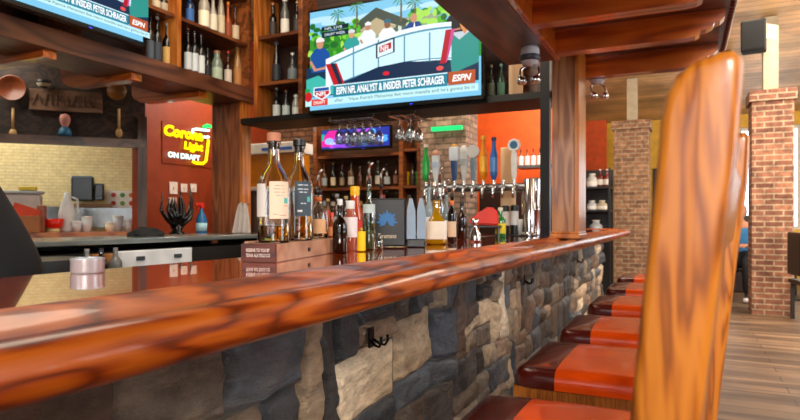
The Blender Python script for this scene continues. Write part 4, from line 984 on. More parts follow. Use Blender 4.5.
# display case between left post and the cabinet
YD = 5.6
xa = onY(248, 150, YD).x; xb = onY(296, 150, YD).x; dd = dep(onY(280, 150, YD))
t = thing('warming_case', 'white and gold glass-fronted warming case behind the tall whiskey bottles', 'display case', (0, 0, 0))
obj('case_top', b2((xa, YD, zz(153, dd)), (xb, YD+.35, zz(142, dd)), .01), plain('#d8d4ca', .4), t)
obj('blue_stripe', b2((xa+.2, YD-.004, zz(150, dd)), (xb-.05, YD, zz(147, dd))), plain('#2c5cb0', .4), t)
obj('gold_front', b2((xa+.02, YD+.03, zz(186, dd)), (xb-.02, YD+.30, zz(153.2, dd))), plain('#b06a10', .2, coat=.3), t)
obj('case_ledge', b2((xa, YD-.02, zz(190, dd)), (xb, YD+.35, zz(186.2, dd)), .005), plain('#c8c4ba', .4), t)
obj('case_base', b2((xa+.02, YD, 0), (xb-.02, YD+.35, zz(190.3, dd))), plain('#3a261a', .5), t)
obj('base_door', b2((xa+.1, YD-.012, zz(232, dd)), (xb-.1, YD-.001, zz(196, dd)), .004), plain('#584032', .5), t)
struct(obj('wall_back_brick', b2((xa-1.3, 6.9, 0), (x2-.1, 7.05, 3.9)), bricks('#6a4a34', '#8a6444', '#4a3a30', .22, .075)))
# brick pier and orange wall right of the cabinet
YP = 6.2
xa = onY(420.5, 150, YP).x; xb = onY(466, 150, YP).x
tag(obj('brick_pier', b2((xa, YP, 0), (xb, YP+.4, 3.7)), bricks('#6d5546', '#8a7262', '#5a4c42', .2, .065)), 'grey-brown brick pier behind the beer taps', 'pier')
xc = onY(560, 150, 7.6).x
struct(obj('wall_orange', b2((xb-.7, 7.6, 0), (xc+.0, 7.75, 3.55)), ORANGE))
a = onY(430, 131, 6.1); b_ = onY(461, 125, 6.1)
tag(obj('green_sign', b2((a.x, 6.12, a.z), (b_.x, 6.16, b_.z+.005), .004), emit('#20d070', 1.4)), 'glowing green strip sign under the black shelf', 'sign')
# orange-wall shelf with condiment bottles
a = onY(517, 166, 7.2); b_ = onY(556, 166, 7.2)
t = tag(obj('wall_shelf', b2((a.x, 7.15, a.z-.03), (b_.x, 7.45, a.z)), plain('#4c5054', .4)), 'grey metal shelf on the orange wall right of the taps', 'shelf')
for i in range(5):
    px = 521+i*6.2; p = onY(px, 100, 7.26)
    bottle('white-label condiment bottle, %s from left on the grey wall shelf' % ordn[i], (p.x, p.y, a.z+.0005), .20, .032, 'liquor', '#8a4a2c', '#d8d8d4', '#5c2418', None, 'condiment bottles on the grey wall shelf', n=12, lz=(.05, .6))
# light wood cutting board behind the taps, black equipment
a = onY(501, 232, 4.22); b_ = onY(516, 147, 4.22)
tag(obj('cutting_board', b2((a.x, 4.20, 1.067), (b_.x, 4.225, b_.z), .008), W_LIGHT), 'tall pale wooden cutting board standing behind the taps', 'cutting board')
a = onY(462, 235, 6.4); b_ = onY(550, 188, 6.4)
t = thing('back_cooler', 'dark back bar cooler cabinet below the orange wall', 'cooler', (0, 0, 0))
obj('cooler_body', b2((xb+.02, 6.6, 0), (b_.x, 7.1, b_.z+.02), .01), plain('#1c100c', .4), t)
for k in range(3):
    w = (b_.x-xb-.06)/3; x = xb+.04+k*w
    obj('cooler_door', b2((x, 6.58, .15), (x+w-.02, 6.599, b_.z-.02), .004), plain('#2a1812', .3), t)
# black shelving right of the post
a = onY(588, 236, 9.6); b_ = onY(611, 168, 9.6)
t = thing('storage_rack', 'black shelving unit with white items beyond the wooden post', 'shelf', (0, 0, 0))
obj('rack_frame', b2((a.x-.5, 9.9, 0), (b_.x, 9.93, b_.z)), BLACK, t)
dd = dep(Vector((a.x, 9.6, 0)))
for y_ in (187, 210, 235): obj('rack_shelf', b2((a.x-.5, 9.55, zz(y_, dd)-.03), (b_.x, 9.899, zz(y_, dd))), BLACK, t)
for x in (a.x-.5, b_.x-.03): obj('rack_post', b2((x, 9.52, 0), (x+.03, 9.549, b_.z)), BLACK, t)
for i, (px, y_, h, r, kd, c, lb) in enumerate(((592, 187, .2, .09, 'jug', '#d8d8d6', 'white round jar on the top level of the black rack'), (600, 187, .26, .055, 'liquor', '#7a2418', 'red-brown bottle on the top level of the black rack'), (607, 187, .26, .055, 'liquor', '#8a3020', 'rightmost red-brown bottle on the top level of the black rack'), (592, 210, .14, .08, 'jug', '#c8ccd0', 'pale jar on the second level of the black rack'), (602, 210, .14, .08, 'jug', '#d8c8a8', 'cream jar on the second level of the black rack'), (596, 235, .22, .1, 'jug', '#b8bcc0', 'silver canister on the third level of the black rack'))):
    p = onY(px, 100, 9.7); bottle(lb, (p.x, 9.7, zz(y_, dd)+.0005), h, r, kd, c, '#d8d4cc', '#c8c4bc', None, 'jars and bottles on the black rack', n=14)

# ------------------------------------------------------------------ left counter, red wall items
lcn = thing('stainless_counter', 'stainless steel underbar counter with drawer fronts at left', 'counter', (0, 0, 0))
obj('counter_slab', b2((-3.60, .4, 1.03), (-3.02, 3.78, 1.062), .006), plain('#98a2a0', .18, metal=.6), lcn)
obj('counter_body', b2((-3.56, .5, 0), (-3.0, 3.78, .985)), plain('#15110f', .5), lcn)
obj('speed_rack_back', b2((-3.56, .5, .986), (-3.5, 3.78, 1.029)), BLACK, lcn)
f0 = onX(115, 250, -2.98); f1 = onX(190, 250, -2.98)
obj('cooler_front', b2((-2.999, f0.y, .55), (-2.96, min(f1.y, 3.75), .99), .006), plain('#dfe3e6', .3), lcn)
for y in (f0.y+.13, min(f1.y, 3.75)-.16): obj('latch', b2((-2.959, y, .93), (-2.95, y+.06, .955), .002), plain('#3c4448', .4), lcn)
obj('wood_panel', b2((-2.999, f0.y-.16, .55), (-2.965, f0.y-.005, .98), .003), wood('#5c3416', '#a06c3c', '#b8824c', 'Z', rings=4), lcn)
# black ice tub
p = onX(48, 260, -2.64)
t = thing('ice_tub', 'black plastic tub with clear liner behind the bar at left', 'tub', (p.x, p.y, .0), math.radians(90))
bm = bmesh.new(); lathe(bm, [(.13, .6), (.16, .98), (.17, .985), (.15, .985), (.12, .62), (0, .62)], 24, sq=.6); obj('tub_body', bm, plain('#141618', .3), t, auto=40)
bm = bmesh.new(); lathe(bm, [(.172, .90), (.174, .995)], 24, sq=.6); obj('tub_rim', bm, plain('#55585a', .3, metal=.5), t, auto=40)
obj('tub_stand', B((0, 0, .3), (.3, .3, .59)), BLACK, t)
# short squeeze bottles/lids in the speed rail
for i in range(3):
    px = 62+i*15; p = onX(px, 250, -3.0); 
    if i == 3: p.y += .02
    c_ = ['#9a9c98', '#242628', '#7a7c7a', '#2c1c12', '#b0aca0', '#1a1c1e', '#6a4a30'][i]
    bottle('%s short bottle, %s from the left in the speed rail under the steel counter' % (['silver', 'black', 'grey', 'brown', 'pale', 'jet black', 'tan'][i], ordn[i]), (-2.91, p.y+.08, .88), .13, .036, 'flask', c_, None, c_, None, 'bottles in the speed rail', n=14)
obj('speed_rail', b2((-2.955, .9, .84), (-2.86, f0.y-.17, .879), .004), plain('#8a8e90', .3, metal=.8), lcn)
# dark cloth pile on counter
p = onX(149, 236, -3.3)
bm = bmesh.new(); bmesh.ops.create_icosphere(bm, subdivisions=4, radius=1)
for v in bm.verts:
    k = 1+.22*noise.noise(v.co*2.3); v.co = Vector((v.co.x*.11*k, v.co.y*.12*k, max(0, v.co.z*.06*k)))
o = tag(obj('bar_towel', bm, plain('#101114', .8), None, True), 'crumpled black towel on the steel counter below the food pictures', 'towel'); o.location = (-3.33, p.y, 1.0625)

# red wall things at X=-5.3
RXW = -5.3
def redtext(s, px0, px1, y0, y1, mat, name, parent, bold, shear=0, x=.04):
    a = onX(px0, y1, RXW+x); b = onX(px1, y1, RXW+x); top = onX((px0+px1)/2, y0, RXW+x); mid = onX((px0+px1)/2, y1, RXW+x)
    return wall_text(s, (b-a).length if True else 0, top.z-mid.z, Vector((RXW+x, a.y, a.z*.5+b.z*.5)), Vector((0, 1, 0)), Vector((0, 0, 1)), mat, name, parent, bold, shear)
NY = emit('#ffe800', 2.2); NW = emit('#c8fff4', 2.2); NG = emit('#20e860', 2.0)
ns = thing('neon_sign', 'glowing yellow, green and white neon beer sign on the red wall', 'neon sign', (0, 0, 0))
p = onX(163, 140, RXW); q = onX(212, 140, RXW)
obj('sign_backing', b2((RXW+.001, p.y-.02, zz(163, 7)-.02), (RXW+.012, q.y+.02, zz(128, 7)+.04)), plain('#84321a', .4), ns)
redtext('Corona', 164, 203, 127.5, 138.5, NY, 'neon_word', ns, .05, .15)
redtext('Light', 184, 203, 142.5, 152.5, NY, 'neon_word', ns, .05, .1)
redtext('ON DRAFT', 168, 200, 153.5, 159, NW, 'neon_word', ns, .035)
bm = bmesh.new(); P_ = lambda px, py: onX(px, py, RXW+.05)
tube(bm, [P_(193, 161.5), P_(196, 163), P_(203, 163.5), P_(206, 161), P_(208.5, 140)], .016, 8); obj('mug_outline', bm, NY, ns, True)
bm = bmesh.new(); tube(bm, [P_(192.5, 133), P_(193, 129.5), P_(196, 129), P_(209, 130.5)], .015, 8); tube(bm, [P_(204, 137), P_(209, 137)], .015, 8); obj('foam_outline', bm, NW, ns, True)
bm = bmesh.new(); tube(bm, [P_(204, 127), P_(207, 125.5), P_(210.5, 126.5)], .022, 8); obj('lime_outline', bm, NG, ns, True)
for i, (px, lb) in enumerate(((173, 'white light switch plate, left of three on the red wall'), (183.5, 'white light switch plate, middle of three on the red wall'), (193, 'white light switch plate, right of three on the red wall'))):
    p = onX(px, 188, RXW); t = thing('light_switch', lb, 'light switch', (RXW+.001, p.y, p.z), 0, 'switch plates on the red wall')
    obj('switch_plate', B((.006, 0, 0), (.01, .12 if i == 0 else .10, .14 if i == 0 else .1), .003), plain('#e0d0c8', .5), t); obj('toggle', B((.016, 0, 0), (.01, .02, .03)), plain('#e0c8b8', .5), t)
p = onX(172, 205, RXW); t = thing('light_switch', 'pale outlet plate beneath the left switch on the red wall', 'outlet', (RXW+.001, p.y, p.z+.02)); obj('outlet_plate', B((.006, 0, 0), (.01, .12, .13), .003), plain('#c8b0a4', .5), t); obj('outlet_socket', B((.012, 0, 0), (.006, .04, .07), .002), plain('#a89084', .5), t)
# dark wood ledge counter along the red wall
t = thing('side_counter', 'dark wooden side counter under the neon sign', 'counter', (0, 0, 0))
obj('counter_slab', b2((-5.29, 4.75, .96), (-4.62, 5.58, 1.0), .004), wood('#24100a', '#542c1a', '#684028', 'Y', rings=4), t)
obj('counter_body', b2((-5.29, 4.8, 0), (-4.67, 5.56, .959)), plain('#2a1a12', .5), t)
for k in range(2): obj('cabinet_door', b2((-4.669, 4.85+k*.35, .1), (-4.65, 5.17+k*.35, .92), .004), W_SHELF, t)
# black leafy ornament
p = onX(177, 230, -4.85); t = thing('black_ornament', 'black antler-like branching ornament on the side counter', 'ornament', (-4.85, p.y, 1.0005))
bm = bmesh.new(); lathe(bm, [(.08, 0), (.09, .02), (.05, .06), (.07, .1), (.0, .14)], 18); obj('pot', bm, BLACKG, t, True)
bm = bmesh.new(); rnd = random.Random(9)
for k in range(8):
    a = -.95+k*.27+rnd.uniform(-.05, .05); Lk = rnd.uniform(.28, .46)
    tube(bm, [(0, 0, .08), (.02, math.sin(a)*Lk*.55, .12+math.cos(a)*Lk*.35), (0, math.sin(a)*Lk*.75, .12+math.cos(a)*Lk*.75), (rnd.uniform(-.03, .03), math.sin(a)*Lk*.62, .12+Lk)], [.03, .028, .018, .004], 8)
obj('branches', bm, BLACKG, t, True)
# spray bottle
p = onX(201.5, 230, -4.8); t = thing('spray_bottle', 'blue spray cleaner bottle with red trigger top on the side counter', 'spray bottle', (-4.8, p.y, 1.0005), math.radians(90))
bm = bmesh.new(); lathe(bm, [(.06, 0), (.068, .02), (.068, .18), (.05, .22), (.022, .27), (.022, .3)], 20, squash=.7); obj('bottle_body', bm, plain('#2a7ec0', .15, trans=.3), t, True)
bm = bmesh.new(); lathe(bm, [(.069, .05), (.069, .14)], 20, squash=.705); obj('label_paper', bm, plain('#a8d8e8', .4), t, True)
bm = bmesh.new(); box(bm, (0, 0, .33), (.05, .04, .06), .008); box(bm, (-.05, 0, .345), (.09, .03, .03), .006); box(bm, (-.045, 0, .31), (.012, .02, .06), .003, ry=.5); obj('trigger_head', bm, plain('#d8281c', .4), t)
# hanging towel on the left post
p = onY(240, 200, 4.2)
bm = bmesh.new(); nx, nz = 24, 18; V = []
for j in range(nz+1):
    row = []
    for i in range(nx+1):
        u = i/nx; v = j/nz; w = .07+.12*v**.6; x = (u-.5)*w+.0; y = -.035*math.sin(u*19+v*1.5)*(.35+v)*.7; z = 1.30-.26*v-(.05*abs(u-.45)*v)
        row.append(bm.verts.new((x, y-.03, z)))
    V.append(row)
for j in range(nz):
    for i in range(nx): bm.faces.new((V[j][i], V[j][i+1], V[j+1][i+1], V[j+1][i]))
o = tag(obj('hanging_towel', bm, plain('#cfc6c0', .8), None, True), 'pale cloth towel hanging in folds from the left wooden post', 'towel'); o.location = (p.x+.01, 4.25, .02)
so = o.modifiers.new('t', 'SOLIDIFY'); so.thickness = .004
bm = bmesh.new(); tube(bm, [(p.x+.01, 4.308, 1.315), (p.x+.01, 4.21, 1.315), (p.x+.01, 4.2, 1.33)], .006, 8); tag(obj('towel_hook', bm, STEEL, None, True), 'small steel hook holding the pale towel', 'hook')

# ------------------------------------------------------------------ kitchen pass-through items
def kthing(name, label, cat, px, z, off=0, group=None): p = onK(px, 200, off); return thing(name, label, cat, (p.x, p.y, z), KROT, group)
def kz(py, off=0, px=70): return onK(px, py, off).z
s_ = 6.5/600
# wall-mounted things on the header (plane off=-.0)
for i, (px, py, rp, c, lb) in enumerate(((13, 89, 12, '#7a3c20', 'copper-brown wooden bowl hung on the dark wall, far left'), (117, 92, 9, '#8a5c2c', 'round golden bowl hung right of the carved plaque'))):
    t = kthing('wall_bowl', lb, 'bowl', px, kz(py, -.02, px), -.02, 'bowls hung on the dark wall'); r = rp*s_
    bm = bmesh.new(); lathe(bm, [(r*.3, 0), (r*.85, -.03), (r, -.06), (r*.93, -.06), (r*.75, -.03), (0, -.015)], 24)
    bmesh.ops.rotate(bm, matrix=Matrix.Rotation(math.radians(-90), 3, 'X'), verts=bm.verts[:]); bmesh.ops.transform(bm, matrix=Matrix.Scale(1, 4), verts=bm.verts[:])
    for v in bm.verts: v.co.y = -abs(v.co.y)
    obj('bowl_body', bm, plain(c, .35), t, True)
for i, (px, lb) in enumerate(((44, 'small dark cup hung above the left end of the carved plaque'), (90, 'small dark cup hung above the right end of the carved plaque'))):
    t = kthing('wall_cup', lb, 'cup', px, kz(85, -.02, px), -.09, 'cups hung above the plaque')
    bm = bmesh.new(); lathe(bm, [(.03, -.04), (.065, 0), (.07, .03), (.06, .03), (.03, -.02), (0, -.03)], 18); obj('cup_body', bm, plain('#181412', .4), t, True)
    bm = bmesh.new(); lathe(bm, [(.045, -.035), (.067, -.012), (.067, -.003)], 18, arc=(math.pi*1.1, math.pi*1.9)); obj('cup_rim', bm, plain('#b0a890', .4), t, True)
t = kthing('carved_plaque', 'weathered brown carved wooden plaque on the dark wall above the pass-through', 'plaque', 66.5, kz(102), -.03)
obj('plaque_board', B((0, 0, 0), (62*s_, .03, 20*s_), .006), wood('#3a281c', '#6a4c38', '#80604a', 'X', rings=5, scale=2), t)
bm = bmesh.new(); rnd = random.Random(2)
for k in range(12): 
    x = (-26+k*4.6)*s_; box(bm, (x, -.02, 0), (1.6*s_, .012, rnd.uniform(7, 12)*s_), .003, ry=rnd.uniform(-.4, .4))
obj('carved_relief', bm, plain('#563c2c', .8), t)
for i, (px, lb) in enumerate(((13, 'wooden spoon hung on the dark wall below the left bowl'), (119, 'wooden spoon hung on the dark wall below the golden bowl'))):
    t = kthing('wooden_spoon', lb, 'spoon', px, kz(124, -.02, px), -.03, 'wooden spoons on the dark wall'); SPM = plain('#b8905c', .6)
    bm = bmesh.new(); tube(bm, [(0, 0, -.06), (0, 0, .16)], .013, 8); obj('spoon_handle', bm, SPM, t, True)
    bm = bmesh.new(); lathe(bm, [(0, -.15), (.03, -.13), (.036, -.09), (.022, -.055), (0, -.05)], 14, squash=.5); obj('spoon_head', bm, SPM, t, True)
t = kthing('bust_figurine', 'small figurine with pink head and blue base on the ledge above the pass-through', 'figurine', 65, ZT+.055, -.06)
bm = bmesh.new(); lathe(bm, [(.06, 0), (.065, .02), (.05, .07), (.03, .09)], 16); obj('blue_base', bm, plain('#1c5c80', .5), t, True)
bm = bmesh.new(); lathe(bm, [(.025, .085), (.03, .1), (.048, .14), (.052, .18), (.04, .215), (0, .23)], 16); obj('pink_head', bm, plain('#c8887c', .6), t, True)
# on the cream wall / sill
KO = 1.38
t = kthing('towel_dispenser', 'black paper towel dispenser on the cream wall', 'dispenser', 83, kz(189, KO, 83), KO); s2 = 7.9/600
obj('dispenser_body', B((0, 0, 0), (19*s2, .14, 23*s2), .02), plain('#1c2a38', .3), t); obj('top_lid', B((0, -.01, 11*s2), (17*s2, .13, 2.5*s2), .008), plain('#4a6070', .3), t)
t = kthing('soap_dispenser', 'small black soap dispenser right of the towel dispenser', 'dispenser', 99.5, kz(192, KO, 99), KO)
obj('dispenser_body', B((0, 0, 0), (8*s2, .1, 16*s2), .015), plain('#1a2836', .3), t); obj('push_bar', B((0, -.055, -6*s2), (6*s2, .02, 3*s2), .004), plain('#35485a', .3), t)
t = kthing('wall_rail', 'tan wooden strip on the cream wall under the dispensers', 'wall strip', 92, kz(205.5, KO, 92), KO+.04); obj('strip', B((0, 0, 0), (36*s2, .03, 3.5*s2)), plain('#a8845c', .5), t)
t = kthing('food_poster', 'white poster with small food pictures on the cream wall', 'poster', 122.5, kz(199, KO, 122), KO+.08)
obj('poster_sheet', B((0, 0, 0), (27*s2, .01, 17*s2)), plain('#e6e4da', .5), t)
for k, c_ in enumerate(('#b8442c', '#4a8a3c', '#c86a2c', '#a83224', '#6a9a44', '#c04030')): 
    bm = bmesh.new(); tube(bm, [((-8+8*(k % 3))*s2, -.008, (4-8*(k//3))*s2), ((-8+8*(k % 3))*s2, -.006, (4-8*(k//3))*s2)], 2.3*s2, 12); obj('food_picture', bm, plain(c_, .6), t)
# stainless backsplash and counter in kitchen
kc = thing('kitchen_counter', 'stainless kitchen counter and backsplash against the cream wall', 'counter', (0, 0, 0))
obj('backsplash', kspan(-.3, 4.4, 1.08, zz(207, 7.9), 1.47, .028), plain('#8c949a', .3, metal=.7), kc)
obj('counter_slab', kspan(.3, 4.1, .94, .98, .7, .77), plain('#a0a8ac', .25, metal=.8), kc)
obj('counter_body', kspan(.35, 4.05, 0, .939, .75, .7), plain('#74787c', .4, metal=.5), kc)
zc = .9805
def kon(name, label, cat, px, z, off): return kthing(name, label, cat, px, z, off)
ZK = ZS+.0155
t = kon('white_jug', 'white plastic jug draped with a cloth on the pass-through sill', 'jug', 67, ZK, .27)
bm = bmesh.new(); lathe(bm, [(.07, 0), (.08, .03), (.085, .2), (.06, .3), (.035, .36), (.03, .42), (.0, .43)], 20); obj('jug_body', bm, plain('#d8dcda', .5), t, True)
bm = bmesh.new(); tube(bm, [(.03, 0, .38), (.1, 0, .35), (.11, 0, .22), (.08, 0, .16)], .012, 8); obj('handle', bm, plain('#d0d4d4', .5), t, True)
t = kon('red_bowl', 'bright red bowl with pale base on the pass-through sill', 'bowl', 54, ZK, .10)
bm = bmesh.new(); lathe(bm, [(.05, .04), (.075, .055), (.095, .14), (.088, .14), (.06, .06), (0, .05)], 24); obj('bowl_body', bm, plain('#d8200c', .3), t, True)
bm = bmesh.new(); lathe(bm, [(.06, 0), (.055, .039), (0, .0395)], 24); obj('bowl_base', bm, plain('#e0c890', .5), t, True)
t = kon('cardboard_box', 'tan cardboard box on the pass-through sill at left', 'box', 24, ZK, .0)
obj('box_body', B((0, 0, .085), (.30, .2, .17), .004), plain('#a8683c', .7), t); obj('red_flap', B((.02, -.02, .21), (.25, .012, .12), 0, ry=.35), plain('#c8401c', .6), t)
obj('dark_folder', B((-.09, .03, .22), (.05, .1, .15), .0, ry=.5), plain('#242c38', .5), t)
t = kon('clear_container', 'large clear storage container with yellow contents left of the white jug', 'container', 22, ZK, .28)
obj('container_body', B((0, 0, .2), (.36, .16, .40), .02), plain('#b8aca0', .3), t); obj('container_lid', B((0, 0, .42), (.40, .18, .03), .008), plain('#a8b0b0', .3), t); obj('yellow_contents', B((.06, -.02, .46), (.16, .09, .045), .012), plain('#e0c020', .4), t)
t = kon('wooden_crate', 'brown wooden napkin stand beside the red bowl', 'stand', 42, ZK, .06)
obj('stand_side', B((0, 0, .14), (.07, .12, .28), .012), plain('#8a4420', .4), t)
for i, (px, h, c_, lb) in enumerate(((77, .10, '#c8ccd0', 'grey plastic tub on the sill under the towel dispenser'), (87, .15, '#d4dce0', 'clear beaker on the sill below the towel dispenser'), (110, .09, '#f0e8d0', 'cream lidded cup on the sill under the food poster'), (118, .16, '#c8ced2', 'tall clear cup on the sill under the food poster'), (129, .12, '#dfe4e6', 'white cup on the sill near the frame post'))):
    t = kon('plastic_cup', lb, 'cup', px, ZK, .2); bm = bmesh.new(); lathe(bm, [(.04, 0), (.055, h), (.05, h), (.036, .005), (0, .005)], 18); obj('cup_body', bm, plain(c_, .3), t, True)
    bm = bmesh.new(); lathe(bm, [(.057, h+.0005), (.058, h+.012), (0, h+.02)], 18); obj('cup_lid', bm, plain('#e8e8e4', .4), t, True)

# ------------------------------------------------------------------ dining side
BR = bricks('#9a664c', '#6e4434', '#a48c72', .2, .068)
BRL = bricks('#a07452', '#7c563e', '#9c8870', .2, .068)
def column(label, x0, x1, y, dpt, mat, postx, ztop=2.776):
    t = thing('brick_column', label, 'column', (0, 0, 0))
    obj('brick_shaft', b2((x0, y, 0), (x1, y+dpt, ztop-.14), .004), mat, t)
    obj('brick_cap', b2((x0-.03, y-.03, ztop-.139), (x1+.03, y+dpt+.03, ztop), .006), mat, t)
    obj('white_post', b2((postx-.08, y+dpt/2-.08, ztop+.001), (postx+.08, y+dpt/2+.08, ceil_z(y+dpt/2+.08)-.002)), plain('#a89a80', .6), t)
column('tall red brick column with white post above, right of the chair backs', .765, 1.21, 8.6, .46, BR, .985)
column('distant pale brick column with white post, just past the end of the bar', -1.03, -.50, 10.3, .5, BRL, -.76)
# speaker
t = thing('wall_speaker', 'black loudspeaker mounted on the white post high at right', 'speaker', (.84, 8.55, zz(37, 7.4)), math.radians(-8))
obj('speaker_box', B((-.06, 0, 0), (.27, .2, .38), .02), plain('#050505', .8), t); obj('speaker_grille', B((-.06, -.105, 0), (.24, .01, .34), .004), plain('#0a0a0a', .9, bump=.5, bscale=200), t); obj('mount_bracket', B((.09, .08, 0), (.08, .05, .06)), STEEL, t)
t = thing('ceiling_spotlight', 'small dark spotlight on the plank ceiling above the first chair back', 'spotlight', (0, 0, 0)); p = atD(727, 58, 8.6); zc_ = ceil_z(p.y)
bm = bmesh.new(); lathe(bm, [(.05, 0), (.05, -.03), (.09, -.05), (.1, -.16), (.085, -.16), (0, -.1)], 20, (p.x, p.y, zc_-.003)); obj('lamp_can', bm, BLACK, t, True)
# booths and tables
def dchair(label, x, y, rz, c='#14110f'):
    t = thing('dining_chair', label, 'chair', (x, y, 0), rz, 'dark dining chairs')
    M = plain(c, .4)
    obj('seat', B((0, 0, .45), (.42, .42, .05), .015), M, t); obj('backrest', B((0, .2, .78), (.42, .04, .50), .015), M, t)
    for sx in (-1, 1):
        for sy in (-1, 1): obj('leg', B((sx*.18, sy*.17, .212), (.035, .035, .424)), M, t)
    return t
dchair('dark dining chair at the right edge of the photo beside the brick column', 1.37, 8.3, math.radians(100))
def booth(label, x0, x1, y, h=1.25):
    t = thing('booth_bench', label, 'bench', (0, 0, 0)); M = plain('#1c1a1c', .45)
    obj('bench_back', b2((x0, y, 0), (x1, y+.12, h), .02), M, t); obj('bench_seat', b2((x0, y-.5, 0), (x1, y-.001, .46), .02), plain('#2c1c18', .4), t)
    return t
booth('dark high-backed booth bench between the two brick columns', -.44, .3, 11.0)
booth('dark booth bench behind the seated customer', .5, 1.6, 11.6)
booth('dark booth bench at far right beyond the red brick column', 2.4, 3.9, 11.4)
t = thing('dining_table', 'dark dining table beside the seated customer in blue', 'table', (1.62, 10.55, 0)); obj('tabletop', B((0, 0, .74), (.75, .7, .04), .01), plain('#3a2418', .35), t); obj('table_leg', B((0, 0, .361), (.09, .09, .72)), BLACK, t); obj('table_foot', B((0, 0, .015), (.5, .5, .03)), BLACK, t)
tag(obj('framed_picture', b2((-.55, 12.96, 1.2), (-.05, 12.995, 2.2), .01), plain('#2a1c16', .4)), 'dark framed panel on the far yellow wall beside the distant column', 'picture')

# ------------------------------------------------------------------ people
def skin(name, joints, edges, mat, parent, root=0, sub=2):
    me = bpy.data.meshes.new(name); me.from_pydata([j[0] for j in joints], edges, [])
    o = link(name, me, mat, parent)
    md = o.modifiers.new('Skin', 'SKIN'); md.use_smooth_shade = True
    for i, j in enumerate(joints):
        r = j[1]; me.skin_vertices[0].data[i].radius = r if isinstance(r, tuple) else (r, r); me.skin_vertices[0].data[i].use_root = (i == root)
    s = o.modifiers.new('Sub', 'SUBSURF'); s.levels = sub; s.render_levels = sub
    bpy.context.view_layer.update()
    me2 = bpy.data.meshes.new_from_object(o.evaluated_get(bpy.context.evaluated_depsgraph_get()))
    o.modifiers.clear(); o.data = me2
    if not me2.materials: me2.materials.append(mat)
    for p_ in me2.polygons: p_.use_smooth = True
    return o
def dress(o, zt_, c, ctr=None):
    o.data.materials.append(plain(c, .8)); o.data.materials.append(plain('#1c1c1e', .6))
    for p_ in o.data.polygons:
        if p_.center.z < zt_ and (ctr is None or p_.center.z < .95 or math.hypot(p_.center.x-ctr.x, p_.center.y-ctr.y) < .21): p_.material_index = 1 if p_.center.z > .11 else 2
def chain(J, E, pts, start=None):
    prev = start
    for p_ in pts:
        J.append(p_); i = len(J)-1
        if prev is not None: E.append((prev, i))
        prev = i
    return prev
def hand(J, E, wrist, p, dr, side):
    """palm then five fingers along direction dr (unit), side = unit towards the thumb"""
    dr = dr.normalized(); side = side.normalized(); nrm_ = dr.cross(side)
    palm = p+dr*.045; J.append((tuple(palm), (.032, .016))); pi = len(J)-1; E.append((wrist, pi))
    for k, (off, Ls) in enumerate(((.03, .075), (.011, .085), (-.009, .08), (-.027, .065))):
        q = palm+side*off+dr*.04
        chain(J, E, [(tuple(q), .0095), (tuple(q+dr*Ls*.5+nrm_*.008), .0088), (tuple(q+dr*Ls*.85+nrm_*.03), .0075)], pi)
    q = p+side*.04+dr*.03; chain(J, E, [(tuple(q), .011), (tuple(q+side*.015+dr*.03), .0095), (tuple(q+side*.012+dr*.055+nrm_*.012), .008)], wrist)
def head(parent, c, face, skinm, hairm, r=.095, longhair=False):
    """sculpted head, c = centre, face = yaw the head looks to"""
    bm = bmesh.new(); bmesh.ops.create_icosphere(bm, subdivisions=4, radius=1)
    for v in bm.verts:
        x, y, z = v.co; f = -y
        w = .80-.10*max(0, -z); q = Vector((x*.078*(1-.28*max(0, -z-.1)), y*.098, z*.118))
        if f > .3: # nose, brow, eye sockets, mouth
            q.y -= .022*math.exp(-((x/.13)**2))*math.exp(-(((z+.12)/.20)**2))
            for s in (-1, 1): q.y += .010*math.exp(-(((x-s*.38)/.17)**2)-(((z-.06)/.12)**2))
            q.y -= .006*math.exp(-((x/.3)**2)-(((z+.48)/.09)**2)); q.y -= .008*math.exp(-((x/.3)**2)-(((z+.85)/.16)**2))
        for s in (-1, 1): q.x += s*.012*math.exp(-(((x-s*.98)/.14)**2)-(((z+.02)/.22)**2)-((y/.16)**2))
        v.co = q
    M = Matrix.Translation(c) @ Matrix.Rotation(face, 4, 'Z')
    bm.transform(M); hd = obj('head', bm, skinm, parent, True)
    for s in (-1, 1):
        bm = bmesh.new(); bmesh.ops.create_uvsphere(bm, u_segments=12, v_segments=8, radius=.0115); bm.transform(M @ Matrix.Translation((s*.030, -.084, .008))); obj('eye', bm, plain('#e8e4e0', .2), hd, True)
    bm = bmesh.new(); box(bm, (0, -.0985, -.056), (.038, .008, .009), .003); bm.transform(M); obj('mouth', bm, plain('#8a3c34', .5), hd)
    bm = bmesh.new(); bmesh.ops.create_icosphere(bm, subdivisions=4, radius=1)
    bmesh.ops.delete(bm, geom=[v for v in bm.verts if (v.co.y < -.35 and v.co.z < .55) or v.co.z < -.45], context='VERTS')
    for v in bm.verts: k = 1+.03*noise.noise(v.co*5); v.co = Vector((v.co.x*.086*k, v.co.y*.106*k+.004, v.co.z*.126*k+.004))
    bm.transform(M); o = obj('hair', bm, hairm, parent, True); sm = o.modifiers.new('t', 'SOLIDIFY'); sm.thickness = .006
SK = plain('#b57a5c', .5); 
